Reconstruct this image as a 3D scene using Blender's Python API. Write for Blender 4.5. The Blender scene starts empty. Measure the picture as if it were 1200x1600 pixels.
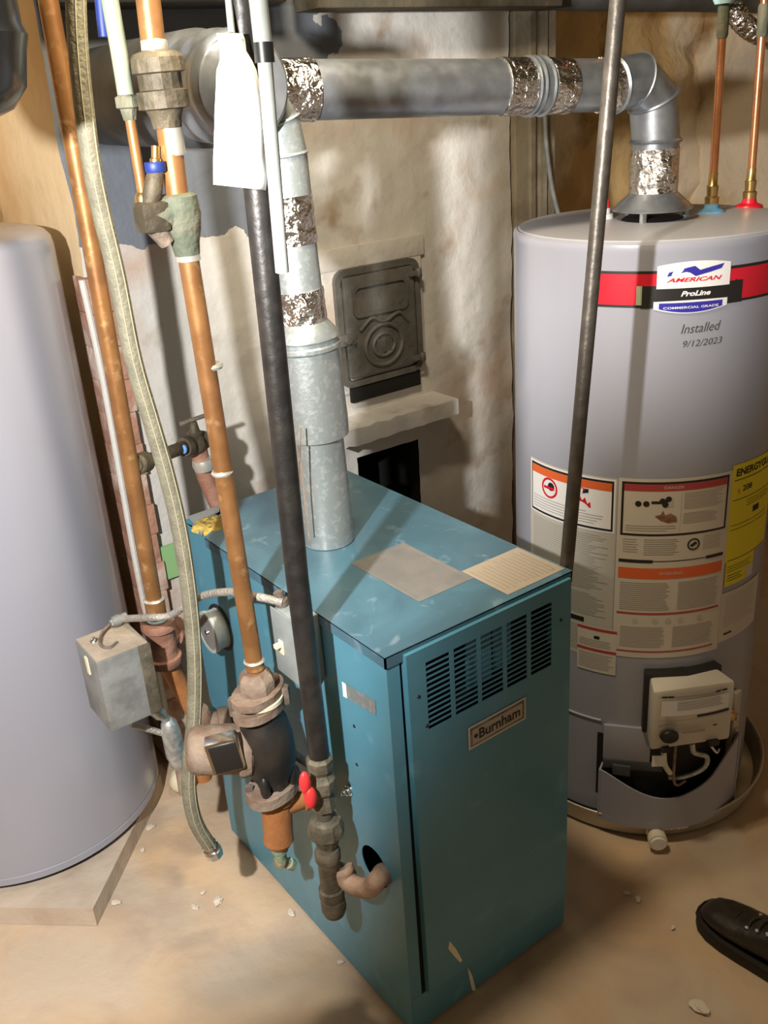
import bpy, bmesh, math, random
from mathutils import Vector, Matrix, noise
random.seed(7)
C = bpy.context.scene
COL = C.collection

# ------------------------------------------------------------------ camera
F, YAW, PITCH, ROLL = 1475.54, 0.6170, 0.4144, -0.0702
EYE = Vector((-0.7225, -1.0430, 1.6652))
_f = Vector((math.sin(YAW)*math.cos(PITCH), math.cos(YAW)*math.cos(PITCH), -math.sin(PITCH)))
_r0 = Vector((math.cos(YAW), -math.sin(YAW), 0)); _u0 = _r0.cross(_f)
RGT = math.cos(ROLL)*_r0 + math.sin(ROLL)*_u0
UPV = -math.sin(ROLL)*_r0 + math.cos(ROLL)*_u0
cam = bpy.data.cameras.new('camera'); co = bpy.data.objects.new('camera', cam); COL.objects.link(co)
M3 = Matrix((RGT, UPV, -_f)).transposed()
co.matrix_world = Matrix.Translation(EYE) @ M3.to_4x4()
cam.sensor_fit = 'VERTICAL'; cam.sensor_height = 32.0; cam.sensor_width = 24.0
cam.lens = F/1600*32.0; cam.clip_start = 0.02; cam.clip_end = 50
C.camera = co

# ------------------------------------------------------------------ world, lamps, exposure
w = bpy.data.worlds.new('world'); C.world = w; w.use_nodes = True
w.node_tree.nodes['Background'].inputs[0].default_value = (1.0, .86, .66, 1)
w.node_tree.nodes['Background'].inputs[1].default_value = 0.21
C.view_settings.view_transform = 'Standard'; C.view_settings.look = 'None'
C.view_settings.exposure = 0.08; C.view_settings.gamma = 1.0; C.view_settings.use_curve_mapping = False

def lamp(name, kind, loc, energy, color, aim=None, size=.02, spot=None, blend=.5):
    d = bpy.data.lights.new(name, kind); o = bpy.data.objects.new(name, d); COL.objects.link(o)
    d.energy = energy; d.color = color; o.location = loc
    if kind == 'SPOT':
        d.spot_size = spot; d.spot_blend = blend; d.shadow_soft_size = size
    elif kind == 'AREA': d.size = size
    else: d.shadow_soft_size = size
    if aim is not None:
        o.rotation_euler = (Vector(aim)-Vector(loc)).to_track_quat('-Z', 'Y').to_euler()
    return o
# hand torch held to the left of the photographer, and the bare bulb of the cellar
lamp('torch_light', 'SPOT', (-.98, -.50, 1.72), 188, (1, .98, .95), (-.98+.40*.9, -.50+.92*.9, 1.72-.38), .022, math.radians(84), .35)
lamp('upper_right_fill', 'SPOT', (-.96, -.52, 1.76), 175, (1, .97, .92), (-.96+.91, -.52+.42, 1.76-.02), .022, math.radians(50), .75)  # added second beam, brightens the upper right that the torch cone misses
lamp('ceiling_bulb', 'POINT', (.06, .12, 2.28), 64, (1, .84, .60), size=.09)

# ------------------------------------------------------------------ pixel to place
def ray(x, y): return _f + (x-600)/F*RGT - (y-800)/F*UPV
def at(x, y, ax, v):
    """point of the photograph's pixel on the plane x, y or z = v"""
    k = 'xyz'.index(ax); d = ray(x, y); return EYE + d*((v-EYE[k])/d[k])

# ------------------------------------------------------------------ materials
def mat(name, col, rough=.6, metal=0., col2=None, scale=8., mix=(.42, .62), col3=None, scale3=30., mix3=(.55, .7),
        bump=0., bscale=60., spec=.5, coat=0., detail=6., distort=0., emit=None, rvar=0.):
    m = bpy.data.materials.new(name); m.use_nodes = True
    nt = m.node_tree; N = nt.nodes; L = nt.links; b = N['Principled BSDF']
    b.inputs['Roughness'].default_value = rough; b.inputs['Metallic'].default_value = metal
    b.inputs['Specular IOR Level'].default_value = spec; b.inputs['Coat Weight'].default_value = coat
    b.inputs['Coat Roughness'].default_value = .15
    tc = N.new('ShaderNodeTexCoord')
    def nz(s, lo, hi, dist=0., obj='Object'):
        n = N.new('ShaderNodeTexNoise'); n.inputs['Scale'].default_value = s; n.inputs['Detail'].default_value = detail
        n.inputs['Distortion'].default_value = dist
        L.new(tc.outputs[obj], n.inputs['Vector'])
        mr = N.new('ShaderNodeMapRange'); mr.inputs['From Min'].default_value = lo; mr.inputs['From Max'].default_value = hi
        L.new(n.outputs['Fac'], mr.inputs['Value']); return mr.outputs['Result']
    def mx(f, a, c):
        x = N.new('ShaderNodeMix'); x.data_type = 'RGBA'
        L.new(f, x.inputs['Factor'])
        if hasattr(a, 'is_linked'): L.new(a, x.inputs['A'])
        else: x.inputs['A'].default_value = (*a, 1)
        x.inputs['B'].default_value = (*c, 1)
        return x.outputs['Result']
    out = col
    if col2: out = mx(nz(scale, *mix, distort), out, col2)
    if col3: out = mx(nz(scale3, *mix3, distort), out, col3)
    if hasattr(out, 'is_linked'): L.new(out, b.inputs['Base Color'])
    else: b.inputs['Base Color'].default_value = (*out, 1)
    if rvar:
        mr = N.new('ShaderNodeMapRange'); mr.inputs['To Min'].default_value = max(0, rough-rvar); mr.inputs['To Max'].default_value = min(1, rough+rvar)
        L.new(nz(scale*1.7, .3, .7), mr.inputs['Value']); L.new(mr.outputs['Result'], b.inputs['Roughness'])
    if bump:
        n = N.new('ShaderNodeTexNoise'); n.inputs['Scale'].default_value = bscale; n.inputs['Detail'].default_value = 5
        L.new(tc.outputs['Object'], n.inputs['Vector'])
        bp = N.new('ShaderNodeBump'); bp.inputs['Strength'].default_value = min(1, bump); bp.inputs['Distance'].default_value = .01*max(1, bump)
        L.new(n.outputs['Fac'], bp.inputs['Height']); L.new(bp.outputs['Normal'], b.inputs['Normal'])
    return m

def wall_material():
    m = mat('plaster', (.62, .60, .56), .9, col2=(.52, .36, .27), scale=3.0, mix=(.54, .72), col3=(.40, .31, .23), scale3=10, mix3=(.60, .78), bump=.5, bscale=24)
    nt = m.node_tree; N = nt.nodes; L = nt.links; b = N['Principled BSDF']
    tc = N.new('ShaderNodeTexCoord'); sp = N.new('ShaderNodeSeparateXYZ'); L.new(tc.outputs['Object'], sp.inputs[0])
    n = N.new('ShaderNodeTexNoise'); n.inputs['Scale'].default_value = 7; n.inputs['Detail'].default_value = 7; L.new(tc.outputs['Object'], n.inputs['Vector'])
    def math_(op, a, b_=None):
        x = N.new('ShaderNodeMath'); x.operation = op
        for i, v in enumerate((a, b_)):
            if v is None: continue
            if hasattr(v, 'is_linked'): L.new(v, x.inputs[i])
            else: x.inputs[i].default_value = v
        return x.outputs[0]
    wob = math_('MULTIPLY', math_('SUBTRACT', n.outputs['Fac'], .5), .32)
    z = math_('ADD', sp.outputs['Z'], wob); x_ = math_('ADD', sp.outputs['X'], wob)
    # paint: the upper left of the chimney breast, and further right only right under the ceiling
    a = math_('MULTIPLY', math_('GREATER_THAN', z, 1.395), math_('LESS_THAN', x_, .46))
    c = math_('MULTIPLY', math_('GREATER_THAN', z, 1.70), math_('LESS_THAN', x_, .68))
    f = math_('MAXIMUM', a, c)
    mx = N.new('ShaderNodeMix'); mx.data_type = 'RGBA'
    src = b.inputs['Base Color'].links[0].from_socket
    L.new(f, mx.inputs['Factor']); L.new(src, mx.inputs['A']); mx.inputs['B'].default_value = (.165, .185, .215, 1)
    L.new(mx.outputs['Result'], b.inputs['Base Color'])
    return m
M = {}
M['plaster'] = wall_material()
M['stone'] = mat('rubble', (.62, .43, .20), .95, col2=(.30, .18, .07), scale=4.2, mix=(.52, .64), col3=(.78, .66, .50), scale3=1.8, mix3=(.52, .60), bump=1.4, bscale=14)
M['limewash'] = mat('limewash', (.80, .62, .38), .9, col2=(.62, .42, .22), scale=3, mix=(.5, .7), bump=.5, bscale=15)
M['floor'] = mat('floor', (.55, .44, .33), .85, col2=(.60, .40, .22), scale=2.6, mix=(.42, .68), col3=(.43, .31, .23), scale3=5.5, mix3=(.48, .80), bump=.35, bscale=30, distort=.6)
M['pad'] = mat('pad', (.58, .48, .38), .9, col2=(.48, .38, .29), scale=7, bump=.3, bscale=40)
M['brick'] = mat('brick', (.42, .22, .15), .95, col2=(.62, .48, .40), scale=9, mix=(.5, .62), bump=.8, bscale=30)
M['wood'] = mat('wood', (.20, .17, .12), .8, col2=(.33, .29, .22), scale=9, bump=.5, bscale=30)
M['dark_wood'] = mat('dark_wood', (.055, .048, .032), .9, col2=(.09, .075, .05), scale=7, bump=.3)
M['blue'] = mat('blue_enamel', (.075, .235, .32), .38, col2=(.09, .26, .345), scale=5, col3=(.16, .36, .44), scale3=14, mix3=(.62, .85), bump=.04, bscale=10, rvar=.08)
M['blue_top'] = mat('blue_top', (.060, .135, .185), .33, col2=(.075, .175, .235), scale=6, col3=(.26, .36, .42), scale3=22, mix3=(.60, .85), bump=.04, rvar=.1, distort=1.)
M['black'] = mat('black_paint', (.014, .0135, .013), .5, col2=(.035, .026, .018), scale=14, mix=(.5, .75))
M['void'] = mat('void', (.006, .006, .005), .9)
M['tank'] = mat('tank_paint', (.33, .335, .39), .27, bump=.015, bscale=6, coat=.3)
M['tank_top'] = mat('tank_top', (.38, .38, .41), .35)
M['galv'] = mat('galvanised', (.62, .66, .67), .38, .75, col2=(.42, .46, .47), scale=70, mix=(.4, .6), bump=.12, bscale=90)
M['duct'] = mat('duct', (.36, .385, .42), .38, .8, col2=(.27, .29, .32), scale=20, bump=.05, bscale=30, rvar=.08)
M['galv_old'] = mat('galvanised_old', (.36, .40, .40), .45, .6, col2=(.45, .49, .49), scale=90, mix=(.52, .6), bump=.07, bscale=150)
M['foil'] = mat('foil', (.82, .78, .74), .16, 1., bump=2.2, bscale=38, detail=3)
M['copper'] = mat('copper', (.34, .165, .06), .42, .45, col2=(.26, .12, .045), scale=16, col3=(.55, .36, .16), scale3=40, mix3=(.6, .8), bump=.05, rvar=.1)
M['copper_new'] = mat('copper_new', (.78, .34, .17), .28, .85, col2=(.62, .26, .12), scale=20)
M['solder'] = mat('solder', (.72, .70, .62), .35, .7)
M['cyan'] = mat('cyan_ring', (.45, .72, .80), .6)
M['cyan_dark'] = mat('cyan_dark', (.12, .30, .50), .5)
M['bronze'] = mat('bronze', (.060, .048, .030), .65, .3, col2=(.125, .10, .062), scale=24, bump=.4, bscale=60)
M['verdigris'] = mat('verdigris', (.10, .115, .08), .75, .2, col2=(.17, .16, .11), scale=30, bump=.4, bscale=70)
M['patina'] = mat('patina', (.25, .34, .23), .8, .1, col2=(.36, .30, .18), scale=40, bump=.5, bscale=90)
M['iron'] = mat('iron', (.16, .125, .10), .7, .3, col2=(.30, .23, .17), scale=26, bump=.5, bscale=60)
M['iron_tan'] = mat('iron_tan', (.29, .22, .165), .8, .1, col2=(.20, .13, .09), scale=22, bump=.4, bscale=60)
M['rust'] = mat('rust', (.42, .175, .055), .7, .15, col2=(.34, .13, .045), scale=18, bump=.2, bscale=60)
M['rust_dark'] = mat('rust_dark', (.24, .11, .07), .8, .1, col2=(.32, .17, .12), scale=18, bump=.4, bscale=60)
M['steel_black'] = mat('steel_black', (.030, .028, .027), .42, .5, col2=(.05, .045, .04), scale=30, bump=.15, bscale=60)
M['steel_slant'] = mat('steel_slant', (.10, .09, .08), .42, .6, col2=(.16, .14, .12), scale=24, bump=.15, bscale=60)
M['malleable'] = mat('malleable', (.115, .10, .07), .65, .4, col2=(.20, .17, .12), scale=30, bump=.3, bscale=80)
M['pink_iron'] = mat('pink_iron', (.42, .29, .21), .75, .2, col2=(.28, .18, .12), scale=25, bump=.3, bscale=70)
M['tag'] = mat('tag_card', (.72, .72, .72), .55, bump=.1, bscale=20)
M['hose'] = mat('hose_sheath', (.25, .235, .17), .6, .15, col2=(.19, .18, .13), scale=30, bump=.3, bscale=150)
M['hose_rib'] = mat('hose_rib', (.42, .38, .25), .6)
M['grey_pipe'] = mat('grey_pipe', (.30, .32, .30), .5, col2=(.25, .27, .25), scale=20)
M['green_pipe'] = mat('green_pipe', (.20, .25, .19), .5, col2=(.26, .28, .21), scale=20)
M['chrome'] = mat('chrome', (.75, .74, .70), .2, 1.)
M['brass'] = mat('brass', (.62, .42, .16), .3, .9)
M['box_grey'] = mat('box_grey', (.27, .28, .27), .6, .2, col2=(.20, .205, .20), scale=22, bump=.2, bscale=50)
M['dust'] = mat('dust', (.40, .33, .25), .9, col2=(.33, .27, .20), scale=22, bump=.3, bscale=60)
M['switch_box'] = mat('switch_box', (.36, .41, .42), .5, .3, col2=(.30, .34, .35), scale=20)
M['cream'] = mat('cream', (.78, .70, .50), .6)
M['gauge_face'] = mat('gauge_face', (.46, .48, .45), .35, col2=(.38, .40, .38), scale=14)
M['conduit'] = mat('conduit', (.36, .34, .31), .5, .4, col2=(.44, .41, .36), scale=30, bump=.6, bscale=160)
M['red'] = mat('red_plastic', (.75, .04, .04), .45)
M['blue_plastic'] = mat('blue_plastic', (.012, .03, .17), .5)
M['light_blue'] = mat('light_blue', (.15, .35, .75), .5)
M['white'] = mat('white_print', (.80, .79, .78), .45)
M['off_white'] = mat('paper', (.62, .56, .47), .6)
M['grey_paper'] = mat('grey_sheet', (.22, .21, .195), .4, col2=(.17, .17, .165), scale=18)
M['plate_silver'] = mat('plate_silver', (.42, .39, .34), .4, .3)
M['faint_a'] = mat('faint_a', (.185, .175, .165), .4)
M['faint_b'] = mat('faint_b', (.34, .29, .22), .5)
M['pen'] = mat('pen', (.07, .065, .06), .6)
M['tan_paper'] = mat('tan_sheet', (.40, .34, .26), .5)
M['text_grey'] = mat('text_grey', (.34, .31, .27), .6)
M['print_grey'] = mat('print_grey', (.50, .47, .41), .5)
M['ink'] = mat('ink', (.015, .013, .012), .5)
M['navy'] = mat('navy', (.035, .03, .33), .4)
M['tank_red'] = mat('tank_red', (.62, .012, .03), .35)
M['orange'] = mat('orange_print', (.72, .13, .03), .5)
M['maroon'] = mat('maroon_print', (.42, .05, .05), .5)
M['yellow'] = mat('yellow_print', (.80, .66, .02), .5)
M['pale_green'] = mat('pale_green_print', (.45, .52, .36), .5)
M['control'] = mat('control_case', (.62, .57, .48), .45)
M['aluminium_pan'] = mat('pan_metal', (.55, .50, .42), .4, .5, col2=(.48, .43, .35), scale=10, rvar=.1)
M['pvc'] = mat('pvc', (.80, .72, .55), .45)
M['cast'] = mat('cast_iron', (.13, .125, .11), .6, .3, col2=(.18, .17, .155), scale=16, bump=.3, bscale=60)
M['yellow_foam'] = mat('insulation', (.55, .40, .09), .95, col2=(.35, .24, .05), scale=40, bump=1.6, bscale=60)
M['leather'] = mat('leather', (.018, .013, .009), .42, col2=(.035, .026, .018), scale=12, bump=.25, bscale=40)
M['rubber'] = mat('rubber', (.012, .01, .008), .7)
M['lace'] = mat('lace', (.03, .024, .018), .8)
M['chip'] = mat('chip', (.66, .58, .48), .9, bump=.5)
M['tape_black'] = mat('tape_black', (.01, .01, .01), .4)
M['green_card'] = mat('green_card', (.28, .50, .22), .7)
M['lagging_and_shade'] = mat('lagging_and_shade', (.055, .06, .062), .6, col2=(.09, .095, .10), scale=8, bump=.3, bscale=20)
M['black_gloss'] = mat('black_gloss', (.012, .013, .014), .22)

# ------------------------------------------------------------------ mesh builder
class B:
    def __init__(s, f=None): s.bm = bmesh.new(); s.f = f; s.mi = 0
    def v(s, p):
        return s.bm.verts.new(s.f(p) if s.f else p)
    def face(s, vs):
        try: fc = s.bm.faces.new(vs); fc.material_index = s.mi; return fc
        except ValueError: return None
    def tube(s, pts, r, n=20, cap=True, squash=1.):
        pts = [Vector(p) for p in pts]; k = len(pts)
        rs = r if isinstance(r, (list, tuple)) else [r]*k
        T = [(pts[min(i+1, k-1)]-pts[max(i-1, 0)]) for i in range(k)]
        for i in range(k):
            if T[i].length < 1e-9: T[i] = pts[-1]-pts[0]
            T[i].normalize()
        a = T[0].orthogonal().normalized(); rings = []
        if abs(T[0].z) < .95:
            a = T[0].cross(Vector((0, 0, 1))).normalized()
        for i in range(k):
            a = (a - T[i]*a.dot(T[i])).normalized(); b = T[i].cross(a)
            rings.append([s.v(pts[i]+rs[i]*(math.cos(t)*a+squash*math.sin(t)*b)) for t in (2*math.pi*j/n for j in range(n))])
        for i in range(k-1):
            for j in range(n): s.face((rings[i][j], rings[i][(j+1) % n], rings[i+1][(j+1) % n], rings[i+1][j]))
        if cap: s.face(rings[0][::-1]); s.face(rings[-1])
        return s
    def lathe(s, p0, p1, prof, n=24, cap=True):
        """profile of (fraction, radius) between two points"""
        p0 = Vector(p0); p1 = Vector(p1); d = p1-p0
        ax = d.normalized(); a = ax.orthogonal().normalized(); b = ax.cross(a); rings = []
        for t, r in prof:
            rings.append([s.v(p0+d*t+max(r, 1e-5)*(math.cos(q)*a+math.sin(q)*b)) for q in (2*math.pi*j/n for j in range(n))])
        for i in range(len(rings)-1):
            for j in range(n): s.face((rings[i][j], rings[i][(j+1) % n], rings[i+1][(j+1) % n], rings[i+1][j]))
        if cap: s.face(rings[0][::-1]); s.face(rings[-1])
        return s
    def hexnut(s, p0, p1, r, n=6):
        return s.lathe(p0, p1, [(0, r*.93), (.12, r), (.88, r), (1, r*.93)], n)
    def box(s, lo, hi, rot=None, pivot=None, bev=0.):
        vs = []
        for x in (lo[0], hi[0]):
            for y in (lo[1], hi[1]):
                for z in (lo[2], hi[2]):
                    p = Vector((x, y, z))
                    if rot: pv = Vector(pivot or ((lo[0]+hi[0])/2, (lo[1]+hi[1])/2, (lo[2]+hi[2])/2)); p = pv+rot@(p-pv)
                    vs.append(s.v(p))
        fs = [(0, 1, 3, 2), (4, 6, 7, 5), (0, 4, 5, 1), (2, 3, 7, 6), (0, 2, 6, 4), (1, 5, 7, 3)]
        F_ = [s.face([vs[i] for i in q]) for q in fs]
        if bev:
            es = {e for f_ in F_ if f_ for e in f_.edges}
            bmesh.ops.bevel(s.bm, geom=list(es), offset=bev, segments=2, profile=.6, affect='EDGES')
        return s
    def prism(s, pts, ext):
        e = Vector(ext); a = [s.v(Vector(p)) for p in pts]; b = [s.v(Vector(p)+e) for p in pts]; n = len(a)
        s.face(a[::-1]); s.face(b)
        for i in range(n): s.face((a[i], a[(i+1) % n], b[(i+1) % n], b[i]))
        return s
    def ball(s, c, r, n=16, m=10, jit=0):
        c = Vector(c); r = Vector(r) if not isinstance(r, (int, float)) else Vector((r, r, r))
        top = s.v(c+Vector((0, 0, r.z))); bot = s.v(c-Vector((0, 0, r.z))); R_ = []
        for i in range(1, m):
            a = math.pi*i/m
            R_.append([])
            for j in range(n):
                t = 2*math.pi*j/n; k = 1+jit*(random.random()-.5)
                R_[-1].append(s.v(c+Vector((r.x*math.sin(a)*math.cos(t)*k, r.y*math.sin(a)*math.sin(t)*k, r.z*math.cos(a)*k))))
        for j in range(n):
            s.face((top, R_[0][j], R_[0][(j+1) % n])); s.face((bot, R_[-1][(j+1) % n], R_[-1][j]))
            for i in range(len(R_)-1): s.face((R_[i][j], R_[i+1][j], R_[i+1][(j+1) % n], R_[i][(j+1) % n]))
        return s
    def rect(s, u0, u1, v0, v1, off, mi=0, nu=1):
        s.mi = mi; old = None
        for i in range(nu+1):
            u = u0+(u1-u0)*i/nu
            cur = (s.v((u, v0, off)), s.v((u, v1, off)))
            if old: s.face((old[0], cur[0], cur[1], old[1]))
            old = cur
        return s
    def poly(s, pts, off, mi=0):
        s.mi = mi; s.face([s.v((u, v_, off)) for u, v_ in pts]); return s
    def disc(s, u, v_, r, off, mi=0, n=20, hole=0):
        if not hole: return s.poly([(u+r*math.cos(2*math.pi*i/n), v_+r*math.sin(2*math.pi*i/n)) for i in range(n)], off, mi)
        s.mi = mi
        a = [s.v((u+r*math.cos(2*math.pi*i/n), v_+r*math.sin(2*math.pi*i/n), off)) for i in range(n)]
        b = [s.v((u+hole*math.cos(2*math.pi*i/n), v_+hole*math.sin(2*math.pi*i/n), off)) for i in range(n)]
        for i in range(n): s.face((a[i], a[(i+1) % n], b[(i+1) % n], b[i]))
        return s
    def text(s, body, u, v_, size, off, mi=0, shear=0., width=None, bold=0., tilt=0.):
        cu = bpy.data.curves.new('t', 'FONT'); cu.body = body; cu.size = size; cu.shear = shear; cu.offset = bold
        cu.resolution_u = 3; cu.align_x = 'CENTER'; cu.align_y = 'CENTER'
        o = bpy.data.objects.new('t', cu); COL.objects.link(o)
        bpy.context.view_layer.update()
        me = bpy.data.meshes.new_from_object(o.evaluated_get(bpy.context.evaluated_depsgraph_get()))
        bpy.data.objects.remove(o); bpy.data.curves.remove(cu)
        if not me.vertices: return s
        k = 1.
        if width:
            xs = [q.co.x for q in me.vertices]; k = width/(max(xs)-min(xs))
        s.mi = mi; c_, s_ = math.cos(tilt), math.sin(tilt)
        vs = [s.v((u+q.co.x*k*c_-q.co.y*s_, v_+q.co.x*k*s_+q.co.y*c_, off)) for q in me.vertices]
        for p in me.polygons: s.face([vs[i] for i in p.vertices])
        bpy.data.meshes.remove(me); return s
    def lines(s, u0, u1, v0, v1, n, off, mi, fill=.5, rag=.15):
        """rows of small print"""
        h = (v1-v0)/n
        for i in range(n):
            b_ = v1-(i+1)*h
            e = u1-(u1-u0)*rag*random.random()
            s.rect(u0, e, b_+h*(1-fill)/2, b_+h*(1+fill)/2, off, mi, max(1, int((e-u0)/.012)))
        return s
    def obj(s, name, m, parent=None, smooth=40, solid=0.):
        me = bpy.data.meshes.new(name)
        bmesh.ops.recalc_face_normals(s.bm, faces=s.bm.faces[:]) if not s.f else None
        s.bm.to_mesh(me); s.bm.free()
        for k in (m if isinstance(m, (list, tuple)) else [m]): me.materials.append(M[k])
        if smooth:
            for p in me.polygons: p.use_smooth = True
            me.set_sharp_from_angle(angle=math.radians(smooth))
        o = bpy.data.objects.new(name, me); COL.objects.link(o)
        if parent is not None:
            o.parent = parent
            if parent.type == 'EMPTY' or True:
                o.matrix_parent_inverse = Matrix.Translation(parent.location).inverted() if parent.parent is None else Matrix.Identity(4)
        if solid:
            md = o.modifiers.new('thickness', 'SOLIDIFY'); md.thickness = solid; md.offset = -1
        return o

def thing(name, loc, label, cat, group=None):
    o = bpy.data.objects.new(name, None); COL.objects.link(o); o.location = loc; o.empty_display_size = .05
    o['label'] = label; o['category'] = cat
    if group: o['group'] = group
    return o
def tag(o, label, cat, group=None):
    o['label'] = label; o['category'] = cat
    if group: o['group'] = group
    return o
def struct(o): o['kind'] = 'structure'; return o
def arc(p0, p1, p2, n=8):
    p0, p1, p2 = map(Vector, (p0, p1, p2))
    return [p0*(1-t)**2+p1*2*t*(1-t)+p2*t*t for t in (i/n for i in range(n+1))]
def spline(pts, n=8):
    P = [Vector(p) for p in pts]; P = [P[0]*2-P[1]]+P+[P[-1]*2-P[-2]]; out = []
    for i in range(1, len(P)-2):
        a, b, c, d = P[i-1:i+3]
        for k in range(n):
            t = k/n; out.append(.5*((2*b)+(c-a)*t+(2*a-5*b+4*c-d)*t*t+(3*b-a-3*c+d)*t**3))
    out.append(P[-2]); return out
V = Vector

# ================================================================== SETTING
def slab(name, m, nx, ny, f, smooth=60):
    b = B(); g = [[b.v(f(i/nx, j/ny)) for j in range(ny+1)] for i in range(nx+1)]
    for i in range(nx):
        for j in range(ny): b.face((g[i][j], g[i+1][j], g[i+1][j+1], g[i][j+1]))
    return struct(b.obj(name, m, smooth=smooth))
def nz3(x, y, z, s): return noise.fractal(Vector((x*s, y*s, z*s)), 1., 2., 4)
slab('floor', 'floor', 90, 90, lambda u, v: V((-2.6+6*u, -2.6+4.3*v, -.004+.003*nz3(u*6, v*4, 0, 3)-.003)))
slab('wall_back', 'stone', 160, 80, lambda u, v: V((-2.6+6*u, 1.60+.05*nz3(u*6, 0, v*2.6, 3.2)+.03*nz3(u*6, 5, v*2.6, 9), -.05+2.5*v)))
slab('wall_right', 'stone', 80, 60, lambda u, v: V((2.9+.05*nz3(1, u*4, v*2.6, 3.2), -2.6+4.3*u, -.05+2.5*v)))
slab('wall_left', 'limewash', 40, 40, lambda u, v: V((-1.9+.03*nz3(1, u*4, v*2.6, 3.2), -2.6+4.3*u, -.05+2.5*v)))
b = B()
b.box((-2.6, -2.6, 2.32), (3.0, 1.7, 2.36))
struct(b.obj('ceiling', 'dark_wood'))

# chimney breast, its cleanout and the ledge
CY = 1.03
chim = thing('chimney', (.6, 1.3, 0), 'plastered chimney breast, its upper left painted blue grey, behind the blue boiler', 'chimney')
b = B()
nx, nz = 70, 110
def cf(u, v):
    x = -.005+1.275*u+.010*nz3(u, v*2, 0, 6)*(1 if u in (0, 1) else 0); z = 2.32*v
    hole = .66 < x < .86 and .44 < z < .70
    return V((x, CY+.006*nz3(x, 2, z, 5)+.003*nz3(x, 2, z, 17), z))
g = [[b.v(cf(i/nx, j/nz)) for j in range(nz+1)] for i in range(nx+1)]
for i in range(nx):
    for j in range(nz):
        x = -.005+1.275*(i+.5)/nx; z = 2.32*(j+.5)/nz
        if .665 < x < .89 and .50 < z < .735: continue
        b.face((g[i][j], g[i+1][j], g[i+1][j+1], g[i][j+1]))
for s_, i in ((0, 0), (1, nx)):
    back = [b.v((g[i][j].co.x+(.01 if s_ == 0 else -.01), 1.60, g[i][j].co.z)) for j in range(nz+1)]
    b.mi = 1
    fr_ = [b.v(g[i][j].co) for j in range(nz+1)]
    for j in range(nz): b.face((fr_[j], fr_[j+1], back[j+1], back[j]))
b.obj('breast', ['plaster', 'limewash'], chim)
b = B(); b.box((.665, 1.038, .50), (.675, 1.3, .735)).box((.88, 1.038, .50), (.89, 1.3, .735)).box((.665, 1.3, .49), (.89, 1.31, .745)).box((.665, 1.036, .49), (.89, 1.31, .50))
b.obj('cleanout_recess', 'void', chim)  # near-black colour puts the shade of the recess into its walls
# exposed brick arris on the left corner
for k in range(17):
    z = .02+k*.078
    if z > 1.32: break
    b = B(); wd = (.060 if k % 2 else .056)+.004*random.random()
    b.box((-.014, CY-.027, z), (-.012+wd, CY+.06, z+.077), bev=.003)
    b.obj('corner_brick', 'brick', chim)
b = B(); b.tube(spline([(-.018+.003*math.sin(k*2.1), CY-.024, z) for k, z in enumerate([0, .3, .6, .9, 1.15, 1.345])], 6), .0075, 8); b.obj('corner_render', 'plaster', chim)
# ledge
b = B()
def ledge_pt(u, v, top):
    x = .555+.40*u; y = .92+.13*v
    if v == 0: y += .012*nz3(u, top, 0, 7)
    return V((x, y, (.868 if top else .822)+.006*nz3(u*4, v, top, 3)))
n = 18
for top in (0, 1):
    r0 = [b.v(ledge_pt(i/n, 0, top)) for i in range(n+1)]; r1 = [b.v(ledge_pt(i/n, 1, top)) for i in range(n+1)]
    for i in range(n): b.face((r0[i], r0[i+1], r1[i+1], r1[i]))
    if top:
        for i in range(n): b.face((lo0[i], lo0[i+1], r0[i+1], r0[i]))
        for i, L_, R_ in ((0, lo0, lo1), (n, lo0, lo1)): b.face((lo0[i], lo1[i], r1[i], r0[i]))
    lo0, lo1 = r0, r1
b.obj('ledge', 'plaster', chim, smooth=50)
# cleanout door
def wallmap(p): return V((p[0], CY-p[2], p[1]))
b = B(); b.box((.600, CY-.010, .930), (.925, CY+.01, 1.275), bev=.006); b.box((.590, CY-.013, 1.262), (.935, CY, 1.318), bev=.005); b.obj('cleanout_surround', 'plaster', chim)
fr = B()
def ring(b_, x0, x1, z0, z1, wd, y0, y1, rc=.03):
    def rr_(x0, x1, z0, z1, rc):
        P = []
        for cx, cz, a0 in ((x1-rc, z1-rc, 0), (x0+rc, z1-rc, 90), (x0+rc, z0+rc, 180), (x1-rc, z0+rc, 270)):
            for k in range(5):
                a = math.radians(a0+22.5*k); P.append((cx+rc*math.cos(a), cz+rc*math.sin(a)))
        return P
    o_, i_ = rr_(x0, x1, z0, z1, rc), rr_(x0+wd, x1-wd, z0+wd, z1-wd, max(.004, rc-wd*.6)); n_ = len(o_)
    A = [[b_.v((p[0], y, p[1])) for p in q] for y in (y0, y1) for q in (o_, i_)]
    for k in range(n_):
        k2 = (k+1) % n_
        b_.face((A[0][k], A[0][k2], A[1][k2], A[1][k])); b_.face((A[2][k], A[2][k2], A[3][k2], A[3][k]))
        b_.face((A[0][k], A[0][k2], A[2][k2], A[2][k])); b_.face((A[1][k], A[1][k2], A[3][k2], A[3][k]))
ring(fr, .628, .905, .950, 1.262, .016, CY-.024, CY-.008)
fr.obj('cleanout_frame', 'cast', chim)
b = B(); b.box((.650, CY-.030, .975), (.882, CY-.014, 1.243), bev=.006); door = b.obj('cleanout_door', 'cast', chim)
b = B(); ring(b, .672, .855, 1.135, 1.222, .010, CY-.036, CY-.028, .02)
b.tube([V((.765+.062*math.cos(a), CY-.032, 1.050+.055*math.sin(a))) for a in [2*math.pi*k/28 for k in range(29)]], .006, 8, cap=False)
b.tube([V((.765+.036*math.cos(a), CY-.032, 1.050+.030*math.sin(a))) for a in [2*math.pi*k/24 for k in range(25)]], .005, 8, cap=False)
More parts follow.
